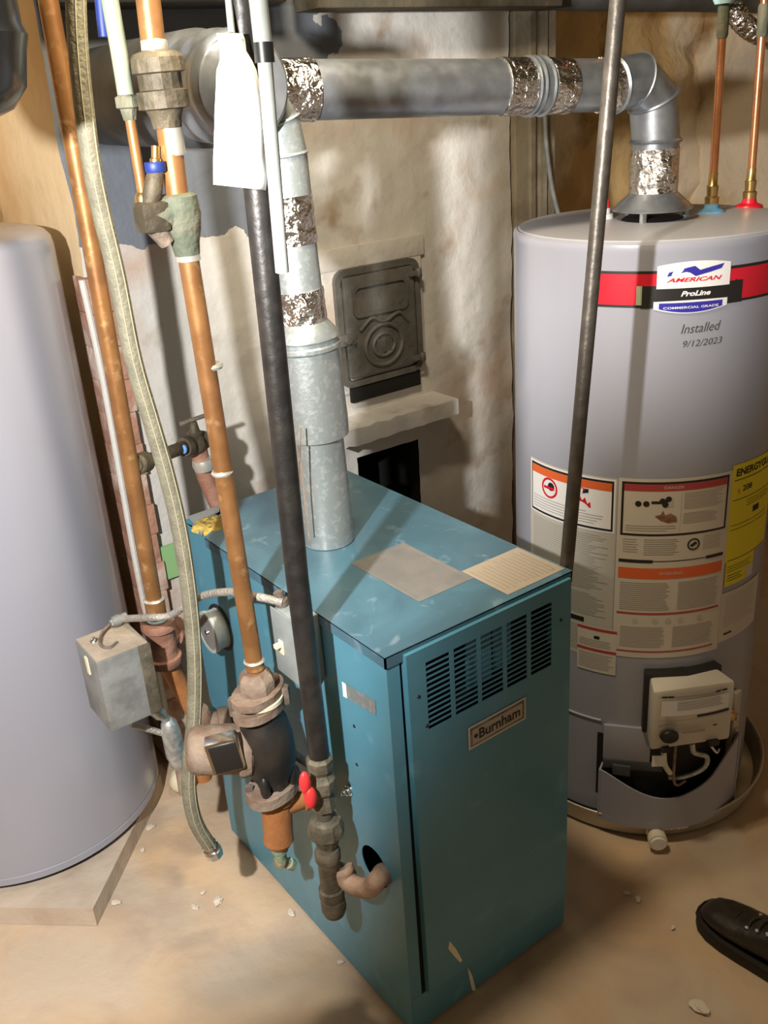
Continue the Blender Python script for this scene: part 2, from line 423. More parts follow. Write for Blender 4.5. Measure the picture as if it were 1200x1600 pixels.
for a in (-.02, 0, .02): b.box((.763+a, CY-.036, 1.030), (.768+a, CY-.028, 1.070))
b.tube(spline([(.69, CY-.031, 1.10), (.73, CY-.033, 1.128), (.77, CY-.033, 1.112), (.82, CY-.033, 1.128), (.85, CY-.031, 1.10)], 5), .005, 8)
b.obj('relief', 'cast', chim)
for z in (1.222, .990):
    b = B(); b.lathe((.893, CY-.036, z-.012), (.893, CY-.036, z+.012), [(0, .007), (.1, .009), (.9, .009), (1, .007)], 12).box((.862, CY-.040, z-.006), (.893, CY-.030, z+.006))
    b.obj('hinge', 'cast', chim)
b = B(); b.box((.622, CY-.040, 1.07), (.672, CY-.030, 1.10), bev=.003).lathe((.640, CY-.052, 1.085), (.640, CY-.03, 1.085), [(0, .008), (.5, .010), (1, .006)], 12); b.obj('latch', 'cast', chim)
b = B(); b.box((.655, CY-.020, .905), (.895, CY-.008, .950), bev=.003); b.obj('draft_slot', 'void', chim)
# small green card and nail on the breast
b = B(); b.box((.045, CY-.016, .585), (.120, CY-.008, .675)); tag(b.obj('green_card', 'green_card'), 'small green card on the wall behind the back left corner of the boiler', 'card')

# weathered board right of the chimney breast
b = B(); pts = []
b.box((1.285, 1.02, 0), (1.445, 1.07, 2.32), bev=.006); b.box((1.335, 1.008, 0), (1.352, 1.022, 2.32)); b.box((1.375, 1.010, 0), (1.40, 1.022, 2.32))
tag(b.obj('wooden_post', 'wood'), 'weathered grey wooden post at the right edge of the chimney breast', 'post')
# plaster patch on the rubble behind the water heater
b = B(); n = 22
P = [(1.74+.22*math.cos(2*math.pi*k/n)*(1+.15*nz3(k, 0, 0, .9)), 1.55, 1.49+.30*math.sin(2*math.pi*k/n)*(1+.15*nz3(k, 3, 0, .9))) for k in range(n)]
b.prism(P, (0, .08, 0)); struct(b.obj('trim_1', 'plaster'))
# beam and lagged main under the ceiling
b = B(); b.box((.55, .86, 1.845), (1.30, .96, 2.05), bev=.006)
tag(b.obj('joist', 'dark_wood'), 'dark timber joist end crossing in front of the chimney breast at the top', 'joist')
b = B(); b.box((.0, .90, 1.86), (.50, 1.02, 2.02), bev=.01)
tag(b.obj('header_beam', 'black'), 'short black beam at the top above the tee of the flue', 'beam')
pa, pb = at(868, -10, 'y', .955), at(1200, -2, 'y', .95)
b = B(); dd = (pb-pa).normalized(); b.tube([pa-dd*.05, pa, pa+(pb-pa)*.3, pa+(pb-pa)*.6, pb, pb+dd*.4], [.036, .04, .042, .040, .043, .04], 18)
tag(b.obj('lagged_pipe', 'lagging_and_shade'), 'dark lagged main pipe running along the top right under the ceiling', 'pipe')

# ================================================================== LEFT TANK
LT = V((-.361, 1.127, 0)); LR = .32
pad = B(); th = math.radians(0)
pc = [at(145, 1420, 'z', .045), at(205, 1300, 'z', .045)]
e1 = (pc[1]-pc[0]).normalized()
far = pc[0]+e1*.46; lf = at(0, 1418, 'z', .045)-pc[0]; lf = lf.normalized()
poly_ = [pc[0], far, far+lf*.70, pc[0]+lf*.75]
poly_ = [V((p.x, p.y, -.006)) for p in poly_]
pad.prism(poly_, (0, 0, .051))
tag(pad.obj('concrete_pad', 'pad', smooth=0), 'low concrete slab under the left tank', 'slab')
lt = thing('storage_tank', (LT.x, LT.y, .045), 'tall lavender grey cylindrical tank cut by the left edge, on a concrete slab', 'tank')
b = B(); b.lathe((LT.x, LT.y, .062), (LT.x, LT.y, 1.46), [(0, LR-.012), (.004, LR), (.016, LR), (.018, LR-.002), (.02, LR), (.5, LR), (.975, LR), (.988, LR-.004), (.996, LR-.014), (1, LR-.03)], 128)
b.obj('shell', 'tank', lt, smooth=30)
b = B(); b.lathe((LT.x, LT.y, .046), (LT.x, LT.y, .063), [(0, LR-.02), (1, LR-.02)], 64); b.obj('base_ring', 'black', lt)

# ================================================================== BOILER
BW, BD, BH = .4176, .735, .86
bo = thing('boiler', (BW/2, BD/2, 0), 'blue enamelled cast iron boiler cabinet standing on the floor in the centre', 'boiler')
t = .0025
b = B(); hy, hz, hr = .084, .363, .042   # gas pipe hole in the left side
# left side sheet with a round hole
n = 32
b.box((0, 0, 0), (.003, BD, BH-.004))
left_sheet = b.obj('side_jacket', 'blue', bo, smooth=0)
cut = B(); cut.lathe((-.02, hy, hz), (.02, hy, hz), [(0, hr), (1, hr)], 32); cut = cut.obj('cutter', 'blue')
md = left_sheet.modifiers.new('cut', 'BOOLEAN'); md.object = cut; md.operation = 'DIFFERENCE'; md.solver = 'EXACT'
bpy.context.view_layer.update()
me_ = bpy.data.meshes.new_from_object(left_sheet.evaluated_get(bpy.context.evaluated_depsgraph_get()))
left_sheet.modifiers.clear(); left_sheet.data = me_; bpy.data.objects.remove(cut)
b = B()
# folded front return of the side sheet, right side sheet and back
b.box((.0002, -.0005, 0), (.026, .003, BH-.004)).box((BW-.006, -.0005, 0), (BW, .003, BH-.004))
b.box((BW-.003, 0, 0), (BW, BD, BH-.004)).box((.003, BD-.003, 0), (BW, BD, BH-.004))
b.obj('rear_jacket', 'blue', bo, smooth=30)
b = B(); b.box((.003, -.001, 0), (BW-.001, .004, .088), bev=.001); b.obj('base_rail', 'blue', bo)
b = B()   # top cover, folded edges, back left corner torn away
tp = [(-.004, -.004), (BW+.004, -.004), (BW+.004, BD+.003), (.118, BD+.003), (.108, .715), (.040, .640), (.018, .628), (-.004, .612)]
b.prism([(x, y, BH-.003) for x, y in tp], (0, 0, .003))
b.box((-.004, -.004, BH-.022), (-.001, .612, BH-.001)).box((-.004, -.004, BH-.022), (BW+.004, -.001, BH-.001)).box((BW+.001, -.004, BH-.022), (BW+.004, BD+.003, BH-.001))
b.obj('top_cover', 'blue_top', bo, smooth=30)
b = B()
b.prism([(-.003, .625, BH-.003), (.02, .735, BH-.003), (.10, .74, BH-.003), (.085, .716, BH-.003), (.04, .70, BH-.003)], (0, 0, .004))
b.obj('bent_flap', 'grey_pipe', bo, smooth=0)
b = B(); b.ball((.040, .664, BH-.006), (.046, .042, .014), 20, 10, jit=.35); b.obj('insulation', 'yellow_foam', bo)
# front door with five banks of louvre slots
b = B()
cols = [(.070, .121), (.130, .182), (.190, .241), (.250, .299), (.309, .361)]
rows = 13; zt, zb_ = .824, .689; pit = (zt-zb_)/rows
xs = [.0315]; [xs.extend(c_) for c_ in cols]; xs.append(BW-.007)
zs = [.091]
for k in range(rows):
    z = zb_+pit*k; zs.extend([z+.0008, z+.0008+.0078])
zs.append(.851)
def xl(x, z):   # the door's left edge stands off the frame at the bottom
    return x+(.006*(1-z/.85) if x < .04 else 0)
DY = -.012
gv = {}
def gp(i, j, y):
    key = (i, j, y)
    if key not in gv: gv[key] = b.v((xl(xs[i], zs[j]), y, zs[j]))
    return gv[key]
slot = lambda i, j: (i % 2 == 1) and (j % 2 == 1) and 0 < i < len(xs)-1 and 0 < j < len(zs)-2
for i in range(len(xs)-1):
    for j in range(len(zs)-1):
        if slot(i, j):
            q = [(i, j), (i+1, j), (i+1, j+1), (i, j+1)]
            for k in range(4):
                a_, c_ = q[k], q[(k+1) % 4]
                b.face((gp(*a_, DY), gp(*c_, DY), gp(*c_, DY+.002), gp(*a_, DY+.002)))
        else:
            b.face((gp(i, j, DY), gp(i+1, j, DY), gp(i+1, j+1, DY), gp(i, j+1, DY)))
nn, mm = len(xs)-1, len(zs)-1
for (a_, c_) in (((0, 0), (nn, 0)), ((nn, 0), (nn, mm)), ((nn, mm), (0, mm)), ((0, mm), (0, 0))):
    p = [V((xl(xs[i], zs[j]), DY, zs[j])) for i, j in (a_, c_)]
    b.face([b.v(p[0]), b.v(p[1]), b.v(p[1]+V((0, .014, 0))), b.v(p[0]+V((0, .014, 0)))])
b.obj('front_door', 'blue', bo, smooth=20)
b = B(); b.box((.028, .0035, .06), (BW-.004, .0045, .686)); b.box((.004, .05, .06), (BW-.004, .055, BH-.01)); b.box((.028, .004, .06), (.030, .05, BH-.01)); b.box((.004, .02, .684), (BW-.004, .052, .686))
b.obj('interior_shade', 'void', bo)  # black sheets paint the darkness inside the cabinet behind slots and door gap
b = B(); b.box((.186, .022, .70), (.244, .026, .84)); b.box((.255, .030, .70), (.30, .034, .84)); b.obj('burner_shield', 'blue', bo)
# screws and holes
for x, z in ((.052, .765), (.385, .775), (.066, .700)):
    b = B(); b.lathe((x, DY-.0015, z), (x, DY, z), [(0, .0028), (1, .0035)], 10); b.obj('door_screw', 'ink', bo)
for k, (px, py) in enumerate(((565, 1010), (553, 1135), (557, 1195))):
    p = at(px, py, 'x', -.001); b = B(); b.lathe(p, p+V((.002, 0, 0)), [(0, .0032), (1, .0040)], 10); b.obj('side_screw', 'cream' if k == 0 else 'ink', bo)
p = at(545, 1235, 'x', -.002)
b = B(); b.lathe(p+V((-.010, 0, 0)), p+V((.004, 0, 0)), [(0, .004), (.2, .008), (.6, .008), (.65, .011), (1, .011)], 16); b.ball(p+V((-.012, 0, 0)), .0055, 10, 8); b.obj('side_knob', 'chrome', bo)
# flaked paint at the foot
b = B(lambda p: V((p[0], DY-.0006-p[2], p[1])))
P0 = [at(x, y, 'y', DY) for x, y in ((702, 1470), (712, 1482), (722, 1500), (719, 1504), (708, 1492), (700, 1482))]
b.poly([(p.x, p.z) for p in P0], 0); b.obj('rust_flake', 'cream', bo, smooth=0)
b = B(lambda p: V((p[0], -.0016-p[2], p[1])))
P0 = [at(x, y, 'y', -.002) for x, y in ((731, 1512), (738, 1524), (744, 1548), (738, 1548), (734, 1530))]
b.poly([(p.x, p.z) for p in P0], 0); b.obj('rust_flake', 'cream', bo, smooth=0)
# name plate on the door
b = B(lambda p: V((p[0], DY-.001-p[2], p[1])))
b.rect(.154, .2935, .604, .652, .0006, 0); b.rect(.158, .2895, .608, .648, .0010, 1); b.rect(.163, .2845, .6125, .6435, .0014, 2)
b.text('Burnham', .228, .628, .029, .0018, 3, width=.100, bold=.0007); b.disc(.171, .628, .0045, .0018, 3, 12)
b.obj('name_plate', ['off_white', 'iron', 'plate_silver', 'ink'], bo, smooth=0, solid=0)
# rating plate on the left side
b = B(lambda p: V((-.0012-p[2], p[0], p[1])))
b.poly([(.134, .745), (.134, .716), (.038, .727), (.036, .757)], 0, 0); b.poly([(.1345, .746), (.1345, .715), (.122, .717), (.122, .747)], .0004, 1)
b.obj('rating_plate', ['galv_old', 'white'], bo, smooth=0)
# notices stuck on the top
b = B(lambda p: V((p[0], p[1], BH+.0006+p[2])))
b.rect(.147, .274, .097, .303, 0, 0)
for k in range(16): b.rect(.153+k*.0072, .1555+k*.0072, .11+.01*random.random(), .29-.03*random.random(), .0003, 1)
b.rect(.152, .158, .11, .29, .0004, 1)
b.obj('foil_notice', ['grey_paper', 'faint_a'], bo, smooth=0)
b = B(lambda p: V((p[0], p[1], BH+.0006+p[2])))
b.rect(.275, .417, .010, .132, 0, 0)
for k in range(13): b.rect(.284+k*.0098, .2868+k*.0098, .018+.01*random.random(), .124-.02*random.random(), .0003, 1)
b.disc(.398, .022, .0035, .0004, 1, 10)
b.obj('paper_notice', ['tan_paper', 'faint_b'], bo, smooth=0)
# gauge on the left side
g0 = V((0, .606, .648))
gg = B(); gg.lathe(g0+V((.001, 0, 0)), g0+V((-.034, 0, 0)), [(0, .047), (.10, .047), (.12, .044), (.7, .044), (.75, .047), (1, .047), (1., .040), (.93, .040)], 40)
gau = gg.obj('gauge', 'gauge_face', bo)
b = B(); b.lathe(g0+V((-.030, 0, 0)), g0+V((-.0325, 0, 0)), [(0, .040), (1, .040)], 40); b.obj('dial', 'grey_paper', gau)
b = B(); b.lathe(g0+V((-.033, 0, 0)), g0+V((-.037, 0, 0)), [(0, .008), (1, .006)], 14); b.obj('dial_hub', 'chrome', gau)
b = B(); b.lathe(g0+V((.001, 0, 0)), g0+V((-.003, 0, 0)), [(0, .053), (1, .053)], 40); b.obj('gasket', 'ink', gau)
# switch box on the left side
sb = B(); sb.box((-.052, .188, .728), (-.0005, .262, .858), bev=.003); sw = sb.obj('switch_box', 'switch_box', bo)
b = B(); b.box((-.0545, .186, .732), (-.052, .264, .862), bev=.001); b.obj('cover_plate', 'switch_box', sw)
b = B(); b.box((-.058, .228, .778), (-.0545, .243, .806), bev=.002).box((-.070, .231, .793), (-.0545, .240, .802), bev=.002); b.obj('toggle', 'cream', sw)

# ================================================================== FLUE OF THE BOILER
FX, FY = .175, .42
fl = thing('boiler_flue', (FX, FY, BH), 'galvanised flue with draft hood rising from the boiler top and elbowing into the tee', 'flue')
b = B(); b.lathe((FX, FY, BH+.002), (FX-.004, FY, 1.105), [(0, .052), (1, .050)], 40); b.obj('lower_pipe', 'galv_old', fl)
b = B(); b.tube([(FX-.050, FY-.010, BH+.02), (FX-.052, FY-.012, 1.09)], .003, 8); b.obj('seam', 'iron_tan', fl)
b = B(); b.lathe((FX-.004, FY, 1.085), (FX-.010, FY, 1.305), [(0, .054), (0, .062), (.15, .063), (.75, .060), (.77, .064), (.80, .064), (.82, .060), (.84, .060), (.86, .064), (.89, .062), (.95, .052), (1, .043)], 40)
b.obj('draft_hood', 'galv_old', fl)
px_ = lambda z: FX-.010-.012*(z-1.305)/.3
def seg(z0_, z1_, r, m, name, k=1):
    b = B(); nn_ = 14
    b.lathe((px_(z0_), FY, z0_), (px_(z1_), FY, z1_), [(i/nn_, r+(0 if m != 'foil' else .0012*random.random())) for i in range(nn_+1)], 36); return b.obj(name, m, fl)
seg(1.30, 1.36, .0445, 'foil', 'foil_tape'); seg(1.355, 1.445, .0425, 'galv_old', 'stove_pipe'); seg(1.44, 1.52, .0445, 'foil', 'foil_tape')
P = arc((px_(1.515), FY, 1.515), (px_(1.515)+.004, FY, 1.712), (.080, FY, 1.692), 5)
b = B(); b.tube(P, .0445, 36); b.obj('elbow', 'galv_old', fl, smooth=14)
b = B()
for k in (1, 2, 3, 4):
    d_ = (P[k+1 if k < 5 else k]-P[k-1]).normalized(); b.lathe(P[k]-d_*.003, P[k]+d_*.003, [(0, .045), (.5, .0475), (1, .045)], 36)
b.obj('elbow_bead', 'galv_old', fl)

# horizontal vent main, tee and elbows to the heater
TX, TY, TR = .967, .286, .29
vm = thing('vent_connector', (TX, TY, 1.38), 'horizontal metal vent duct with foil taped joints and an elbow down to the water heater', 'duct')
A = V((TX-.115, TY+.02, 1.655)); Bp = V((.140, .434, 1.685))
def along(s_): return A+(Bp-A)*s_
r = .0475
b = B(); b.tube([along(0), along(.5), along(1)], r, 40); b.obj('duct_run', 'duct', vm)
def sweep(s0, s1, rr_, m, name):
    b = B(); nn_ = 12; b.tube([along(s0+(s1-s0)*i/nn_) for i in range(nn_+1)], [rr_+(.0012*random.random() if m == 'foil' else 0) for _ in range(nn_+1)], 40); return b.obj(name, m, vm)
sweep(.00, .045, r+.002, 'foil', 'foil_tape'); sweep(.155, .225, r+.002, 'foil', 'foil_tape'); sweep(.285, .365, r+.002, 'foil', 'foil_tape'); sweep(.88, 1.0, r+.002, 'foil', 'foil_tape')
b = B()
for s_ in (.235, .262, .278): b.tube([along(s_-.004), along(s_), along(s_+.004)], [r, r+.006, r], 40)
b.tube([along(.225), along(.29)], r+.0015, 40)
b.obj('collar', 'duct', vm)
# elbow at the heater: three gores
Z0 = 1.50
c0, c1, c2, c3 = along(0), V((TX-.055, TY+.012, 1.660)), V((TX-.008, TY+.004, 1.622)), V((TX, TY, 1.545))
b = B(); b.tube([along(.02), c0, c1, c2, c3], [r+.001, r+.003, r+.005, r+.003, r], 40); b.obj('elbow', 'duct', vm, smooth=12)
b = B()
for p_, d_ in ((c0, (c1-c0)), (c1, (c2-c0)), (c2, c3-c1), (c3, V((0, 0, -1)))):
    d_ = d_.normalized(); b.lathe(p_-d_*.004, p_+d_*.004, [(0, r+.003), (.5, r+.007), (1, r+.003)], 40)
b.obj('elbow_bead', 'duct', vm)
b = B(); b.lathe((TX, TY, 1.545), (TX, TY, 1.425), [(0, r), (1, r-.002)], 40); b.obj('down_pipe', 'duct', vm)
b = B(); b.lathe((TX, TY, 1.530), (TX, TY, 1.440), [(i/12, r+.001+.0012*random.random()) for i in range(13)], 40); b.obj('foil_tape', 'foil', vm)
# tee and wide spigot on the left
te = thing('flue_tee', (.05, .46, 1.69), 'large round galvanised flue tee behind the white tag', 'flue fitting')
tc_ = V((.062, .355, 1.692)); te_ = V((.115, 1.05, 1.700))
b = B(); b.lathe(tc_, te_, [(0, .060), (0, .074), (.012, .081), (.03, .083), (.045, .078), (.09, .078), (.105, .086), (.12, .086), (.135, .078), (.19, .078), (.20, .083), (.21, .083)], 56)
b.obj('tee_body', 'duct', te)
b = B(); b.lathe(tc_+(te_-tc_)*.205, te_, [(0, .080), (.03, .092), (.5, .094), (1, .094)], 48); b.obj('breeching', 'lagging_and_shade', te)  # dark colour and wider girth paint in the shaded mass left of the tee
b = B(); b.lathe(tc_+V((0, .004, 0)), tc_+V((0, .001, 0)), [(0, .074), (.2, .074), (1, .070)], 48); b.obj('end_cap', 'duct', te)
b = B(); b.lathe(tc_+V((.05, .075, -.005)), V((.150, .433, 1.685)), [(0, .050), (1, .049)], 36); b.obj('side_branch', 'duct', te)

# ================================================================== COPPER SUPPLY 1
def vert(px, py, X, y_top_px):
    p = at(px, py, 'x', X); return p
p1 = at(243, 950, 'x', -.12)
top1 = at(68, -40, 'y', p1.y)
cp = thing('copper_return_pipe', p1, 'left copper pipe running down to the rusty iron tee beside the grey box', 'pipe')
b = B(); b.tube([top1, p1+(top1-p1)*.5, p1], .0165, 24); b.obj('pipe', 'copper', cp)
dn = (p1-top1).normalized()
b = B(); b.lathe(p1-dn*.020, p1+dn*.030, [(0, .017), (.05, .021), (.9, .021), (1, .0175)], 24); b.obj('copper_coupling', 'copper', cp)
b = B(); b.lathe(p1-dn*.024, p1-dn*.018, [(0, .019), (.5, .0225), (1, .019)], 24); b.obj('solder_ring', 'solder', cp)
b = B(); b.lathe(p1+dn*.018, p1+dn*.032, [(0, .019), (.5, .023), (1, .019)], 24); b.obj('cyan_ring', 'cyan', cp)
# iron tee, elbow to the boiler, dark run down
T0 = p1+dn*.03; T1 = p1+dn*.135
b = B(); b.lathe(T0, T1, [(0, .034), (.06, .037), (.16, .037), (.18, .030), (.8, .030), (.82, .037), (.95, .037), (1, .034)], 28)
m_ = (T0+T1)/2; b.lathe(m_, m_+V((.060, .050, -.01)), [(0, .026), (.45, .026), (.5, .031), (.9, .031), (1, .022)], 24)
b.obj('iron_tee', 'rust_dark', cp)
b = B(); b.tube([T1-dn*.01, at(300, 1105, 'y', p1.y+.01), at(318, 1215, 'y', p1.y+.02)], .020, 20); b.obj('drop_pipe', 'rust', cp)
q = at(310, 1135, 'y', p1.y+.01)
b = B(); b.lathe(q+V((0, 0, .045)), q-V((0, 0, .05)), [(0, .028), (.1, .034), (.3, .034), (.32, .028), (.7, .028), (.72, .034), (.95, .034), (1, .03)], 24)
b.lathe(q, V((0, q.y-.03, q.z)), [(0, .026), (.6, .026), (.62, .034), (.9, .034), (1, .03)], 24); b.obj('iron_tee', 'iron_tan', cp)
# branch through the wall valve
w0 = at(212, 727, 'y', p1.y); w0 = V((w0.x, p1.y, w0.z)); 
vb = thing('wall_valve', at(305, 690, 'y', .80), 'old bronze gate valve on the short branch behind the centre copper pipe', 'valve')
e0 = w0; e1_ = at(305, 692, 'y', .78)
b = B(); b.tube([e0, e1_], .014, 18); b.obj('nipple', 'bronze', vb)
dv = (e1_-e0).normalized()
b = B(); b.lathe(e0+dv*.005, e0+dv*.04, [(0, .018), (.1, .021), (.9, .021), (1, .016)], 18); b.obj('coupling', 'bronze', vb)
b = B(); b.lathe(e1_-dv*.05, e1_+dv*.04, [(0, .020), (.15, .023), (.3, .018), (.5, .026), (.7, .018), (.85, .023), (1, .020)], 20)
b.lathe(e1_, e1_+V((0, -.005, .050)), [(0, .018), (.5, .017), (.55, .013), (1, .008)], 16); b.obj('valve_body', 'bronze', vb)
b = B(); tpv = e1_+V((0, -.005, .052)); b.tube([tpv+V((-.030, 0, 0)), tpv+V((.030, 0, .004))], .005, 8); b.obj('lever', 'iron', vb)
b = B(); b.ball(e1_-dv*.052+V((-.006, -.019, .002)), (.007, .005, .010), 10, 8); b.obj('blue_seal', 'light_blue', vb)
e2 = at(318, 735, 'y', .79); e3 = at(345, 800, 'y', .77); e4 = at(350, 835, 'y', .76)
b = B(); b.tube(spline([e1_+dv*.01, e2, e3, e4], 6), [.019]*7+[.020]*12, 20); b.obj('drop_elbow', 'rust_dark', vb)
b = B(); b.lathe(at(316, 717, 'y', .78), at(320, 733, 'y', .78), [(0, .022), (.5, .025), (1, .022)], 20); b.obj('collar', 'solder', vb)

# ================================================================== COPPER SUPPLY 2 with bronze fittings
X2 = -.09; p2 = at(400, 1052, 'x', X2); Y2 = p2.y
def on2(px, py): return at(px, py, 'y', Y2)
cs = thing('copper_supply_pipe', p2, 'centre copper pipe with bronze fittings dropping into the circulator pump', 'pipe')
a = [on2(228, -30), on2(240, 75), on2(268, 210), on2(275, 300), on2(293, 400), on2(345, 720), p2]
b = B(); b.tube([a[0], a[1]], .0165, 24); b.tube([on2(262, 195), on2(277, 305)], .0165, 24); b.tube([on2(293, 395), on2(330, 620), p2], .0155, 24); b.obj('pipe', 'copper', cs)
b = B()
for u_, v_ in ((on2(240, 62), on2(242, 82)), (on2(264, 195), on2(271, 243)), (on2(293, 395), on2(295, 408))):
    b = B(); b.lathe(u_, v_, [(0, .0168), (.1, .018), (.9, .018), (1, .0168)], 24); b.obj('solder_joint', 'solder', cs)
b = B(); b.lathe(on2(242, 78), on2(262, 200), [(0, .018), (.04, .032), (.10, .036), (.28, .037), (.30, .030), (.50, .030), (.52, .036), (.74, .036), (.76, .026), (.85, .022), (1, .020)], 14)
b.obj('check_valve', 'bronze', cs, smooth=25)
b = B(); b.lathe(on2(276, 302), on2(293, 398), [(0, .020), (.05, .028), (.35, .030), (.6, .026), (.8, .021), (1, .0185)], 20)
m_ = on2(282, 335); b.lathe(m_, on2(235, 335), [(0, .024), (.5, .022), (1, .020)], 16); b.obj('valve_body', 'verdigris', cs)
b = B(); b.ball(on2(305, 332), .005, 8, 6); b.obj('screw', 'ink', cs)
bfx = on2(238, 338)
b = B(); b.box(bfx-V((.022, .02, .022)), bfx+V((.020, .02, .020)), bev=.008); b.lathe(bfx+V((0, 0, .015)), on2(243, 270), [(0, .012), (.3, .014), (1, .012)], 14)
b.obj('drain_block', 'bronze', cs)
b = B(); b.lathe(on2(238, 350), on2(262, 378), [(0, .015), (1, .013)], 12); b.obj('side_stub', 'iron', cs)
b = B(); h0 = on2(243, 262); b.hexnut(h0-V((0, 0, .006)), h0+V((0, 0, .008)), .016, 8); b.obj('blue_handle', 'blue_plastic', cs)
b = B(); b.lathe(h0, on2(243, 228), [(0, .009), (.4, .008), (.45, .006), (1, .006)], 12); b.obj('brass_stem', 'brass', cs)
b = B(); b.lathe(p2-V((0, 0, -.010)), p2+V((0, 0, .016)), [(0, .0165), (.3, .0175), (1, .0165)], 24); b.obj('end_coupling', 'copper', cs)
for px, py in ((331, 572), (347, 738)):
    k_ = on2(px, py); b = B(); b.lathe(k_-V((0, 0, .004)), k_+V((0, 0, .004)), [(0, .016), (.5, .018), (1, .016)], 20); b.obj('solder_bead', 'solder', cs)
k_ = on2(397, 1032); b = B(); b.lathe(k_-V((0, 0, .003)), k_+V((0, 0, .003)), [(0, .017), (.5, .0195), (1, .017)], 24); b.obj('solder_ring', 'solder', cs)
# thin line on the left: greenish pipe, then copper to the drain block
tl = thing('thin_feed_pipe', on2(240, 330), 'thin pale green pipe turning to copper above the brass drain valve', 'pipe')
yt = Y2+.02
b = B(); b.tube([at(168, -20, 'y', yt), at(186, 80, 'y', yt), at(198, 155, 'y', yt)], .0115, 16); b.obj('green_pipe', 'green_pipe', tl)
b = B(); b.tube([at(200, 165, 'y', yt), at(224, 310, 'y', yt)], .0075, 16); b.obj('copper_pipe', 'copper', tl)
b = B(); b.lathe(at(197, 148, 'y', yt), at(203, 188, 'y', yt), [(0, .012), (.1, .017), (.5, .017), (.55, .012), (1, .009)], 8); b.obj('union', 'verdigris', tl, smooth=20)
b = B(); b.lathe(at(222, 300, 'y', yt), at(226, 322, 'y', yt), [(0, .008), (.3, .012), (1, .012)], 12); b.obj('ferrule', 'brass', tl)
b = B(); b.tube([at(155, -20, 'y', yt+.03), at(163, 58, 'y', yt+.03)], .008, 12)
tag(b.obj('blue_cable', 'blue_plastic'), 'short blue sheathed cable behind the thin pale green pipe at the top', 'cable')

# ================================================================== CIRCULATOR PUMP
pm = thing('circulator_pump', on2(415, 1200), 'dusty black circulator pump hanging below the centre copper pipe', 'pump')
Xp = X2
def op(px, py): return at(px, py, 'y', Y2)
f0 = op(398, 1052); f1 = op(410, 1122)
b = B(); b.lathe(op(397, 1048), op(404, 1080), [(0, .022), (.2, .030), (.5, .034), (1, .030)], 8); b.obj('companion_nut', 'iron_tan', pm, smooth=25)
def flange(c_, r_, th_, m_, name, ang=.4):
    b = B(); P_ = []
    for k in range(32):
        a_ = 2*math.pi*k/32; rr_ = r_*(.78+.34*abs(math.cos(a_-ang))**3); P_.append((c_.x+rr_*math.cos(a_), c_.y+rr_*math.sin(a_), c_.z-th_/2))
    b.prism(P_, (0, 0, th_)); return b.obj(name, m_, pm, smooth=30)
flange(op(403, 1082), .052, .014, 'iron_tan', 'flange'); b = B(); k_ = op(405, 1090); b.lathe(k_+V((0, 0, .004)), k_-V((0, 0, .004)), [(0, .044), (1, .044)], 24); b.obj('gasket', 'cream', pm)
flange(op(406, 1101), .054, .016, 'iron_tan', 'flange')
b = B(); v0 = op(408, 1108); v1 = op(430, 1225)
b.lathe(v0, v1, [(0, .036), (.08, .038), (.15, .044), (.35, .050), (.62, .050), (.8, .043), (.9, .034), (1, .032)], 32); vol = b.obj('volute', 'black', pm)
for dx in (-.040, -.010, .020):
    b = B(); k_ = op(430, 1205)+V((dx, -.030, 0)); b.ball(k_, (.010, .010, .026), 12, 8); b.obj('bolt_boss', 'steel_black', vol)
flange(op(428, 1228), .056, .022, 'iron_tan', 'flange')
for dx, dy in ((-.055, .01), (.050, -.02)):
    for z_ in (1092, 1228):
        k_ = op(405 if z_ < 1200 else 428, z_)+V((dx*.85, dy, 0)); b = B(); b.hexnut(k_-V((0, 0, .018)), k_+V((0, 0, .018)), .010); b.obj('flange_bolt', 'iron', pm)
# motor to the rear left
vc = (v0+v1)/2; md_ = V((-.78, .45, .10)).normalized()
b = B(); b.lathe(vc+md_*.030, vc+md_*.150, [(0, .050), (.1, .054), (.16, .054), (.2, .047), (.85, .046), (.95, .040), (1, .028)], 32); b.obj('motor', 'iron_tan', pm)
b = B(); b.lathe(vc+md_*.020, vc+md_*.060, [(0, .030), (.2, .046), (.8, .048), (1, .040)], 28); b.obj('motor_collar', 'pink_iron', pm)
# terminal box with its black cover
tb = at(353, 1177, 'y', Y2-.01)
Rz = Matrix.Rotation(math.radians(-30), 3, 'Z') @ Matrix.Rotation(math.radians(-8), 3, 'Y')
b = B(); b.box(tb-V((.030, .012, .034)), tb+V((.030, .020, .034)), rot=Rz, bev=.006); bx_ = b.obj('terminal_box', 'chrome', pm)
b = B(); b.box(tb-V((.025, .016, .029)), tb+V((.025, -.011, .029)), rot=Rz, pivot=tb, bev=.002); b.obj('cover', 'ink', bx_)
# iron elbow below, stub and drain cock
o0 = op(430, 1238); o1 = op(436, 1318)
b = B(); b.lathe(o0, o1, [(0, .036), (.12, .036), (.16, .030), (.80, .029), (.92, .030), (.96, .026), (1, .024)], 28)
b.lathe(o0+(o1-o0)*.28, V((-.002, Y2-.01, (o0+(o1-o0)*.28).z)), [(0, .024), (.6, .024), (.62, .030), (.9, .030), (1, .026)], 20)
b.obj('outlet_tee', 'rust', pm)
b = B(); b.lathe(o1-V((0, 0, -.004)), op(439, 1352), [(0, .016), (.3, .018), (.5, .012), (.8, .015), (1, .010)], 14)
b.lathe(op(438, 1342), op(458, 1352), [(0, .008), (.6, .008), (.65, .012), (1, .011)], 12); b.obj('drain_cock', 'patina', pm)
# small coupling bar towards the gas cock
b = B(); b.tube([op(447, 1170), op(488, 1198)], .008, 10); b.obj('bracket_arm', 'iron', pm)

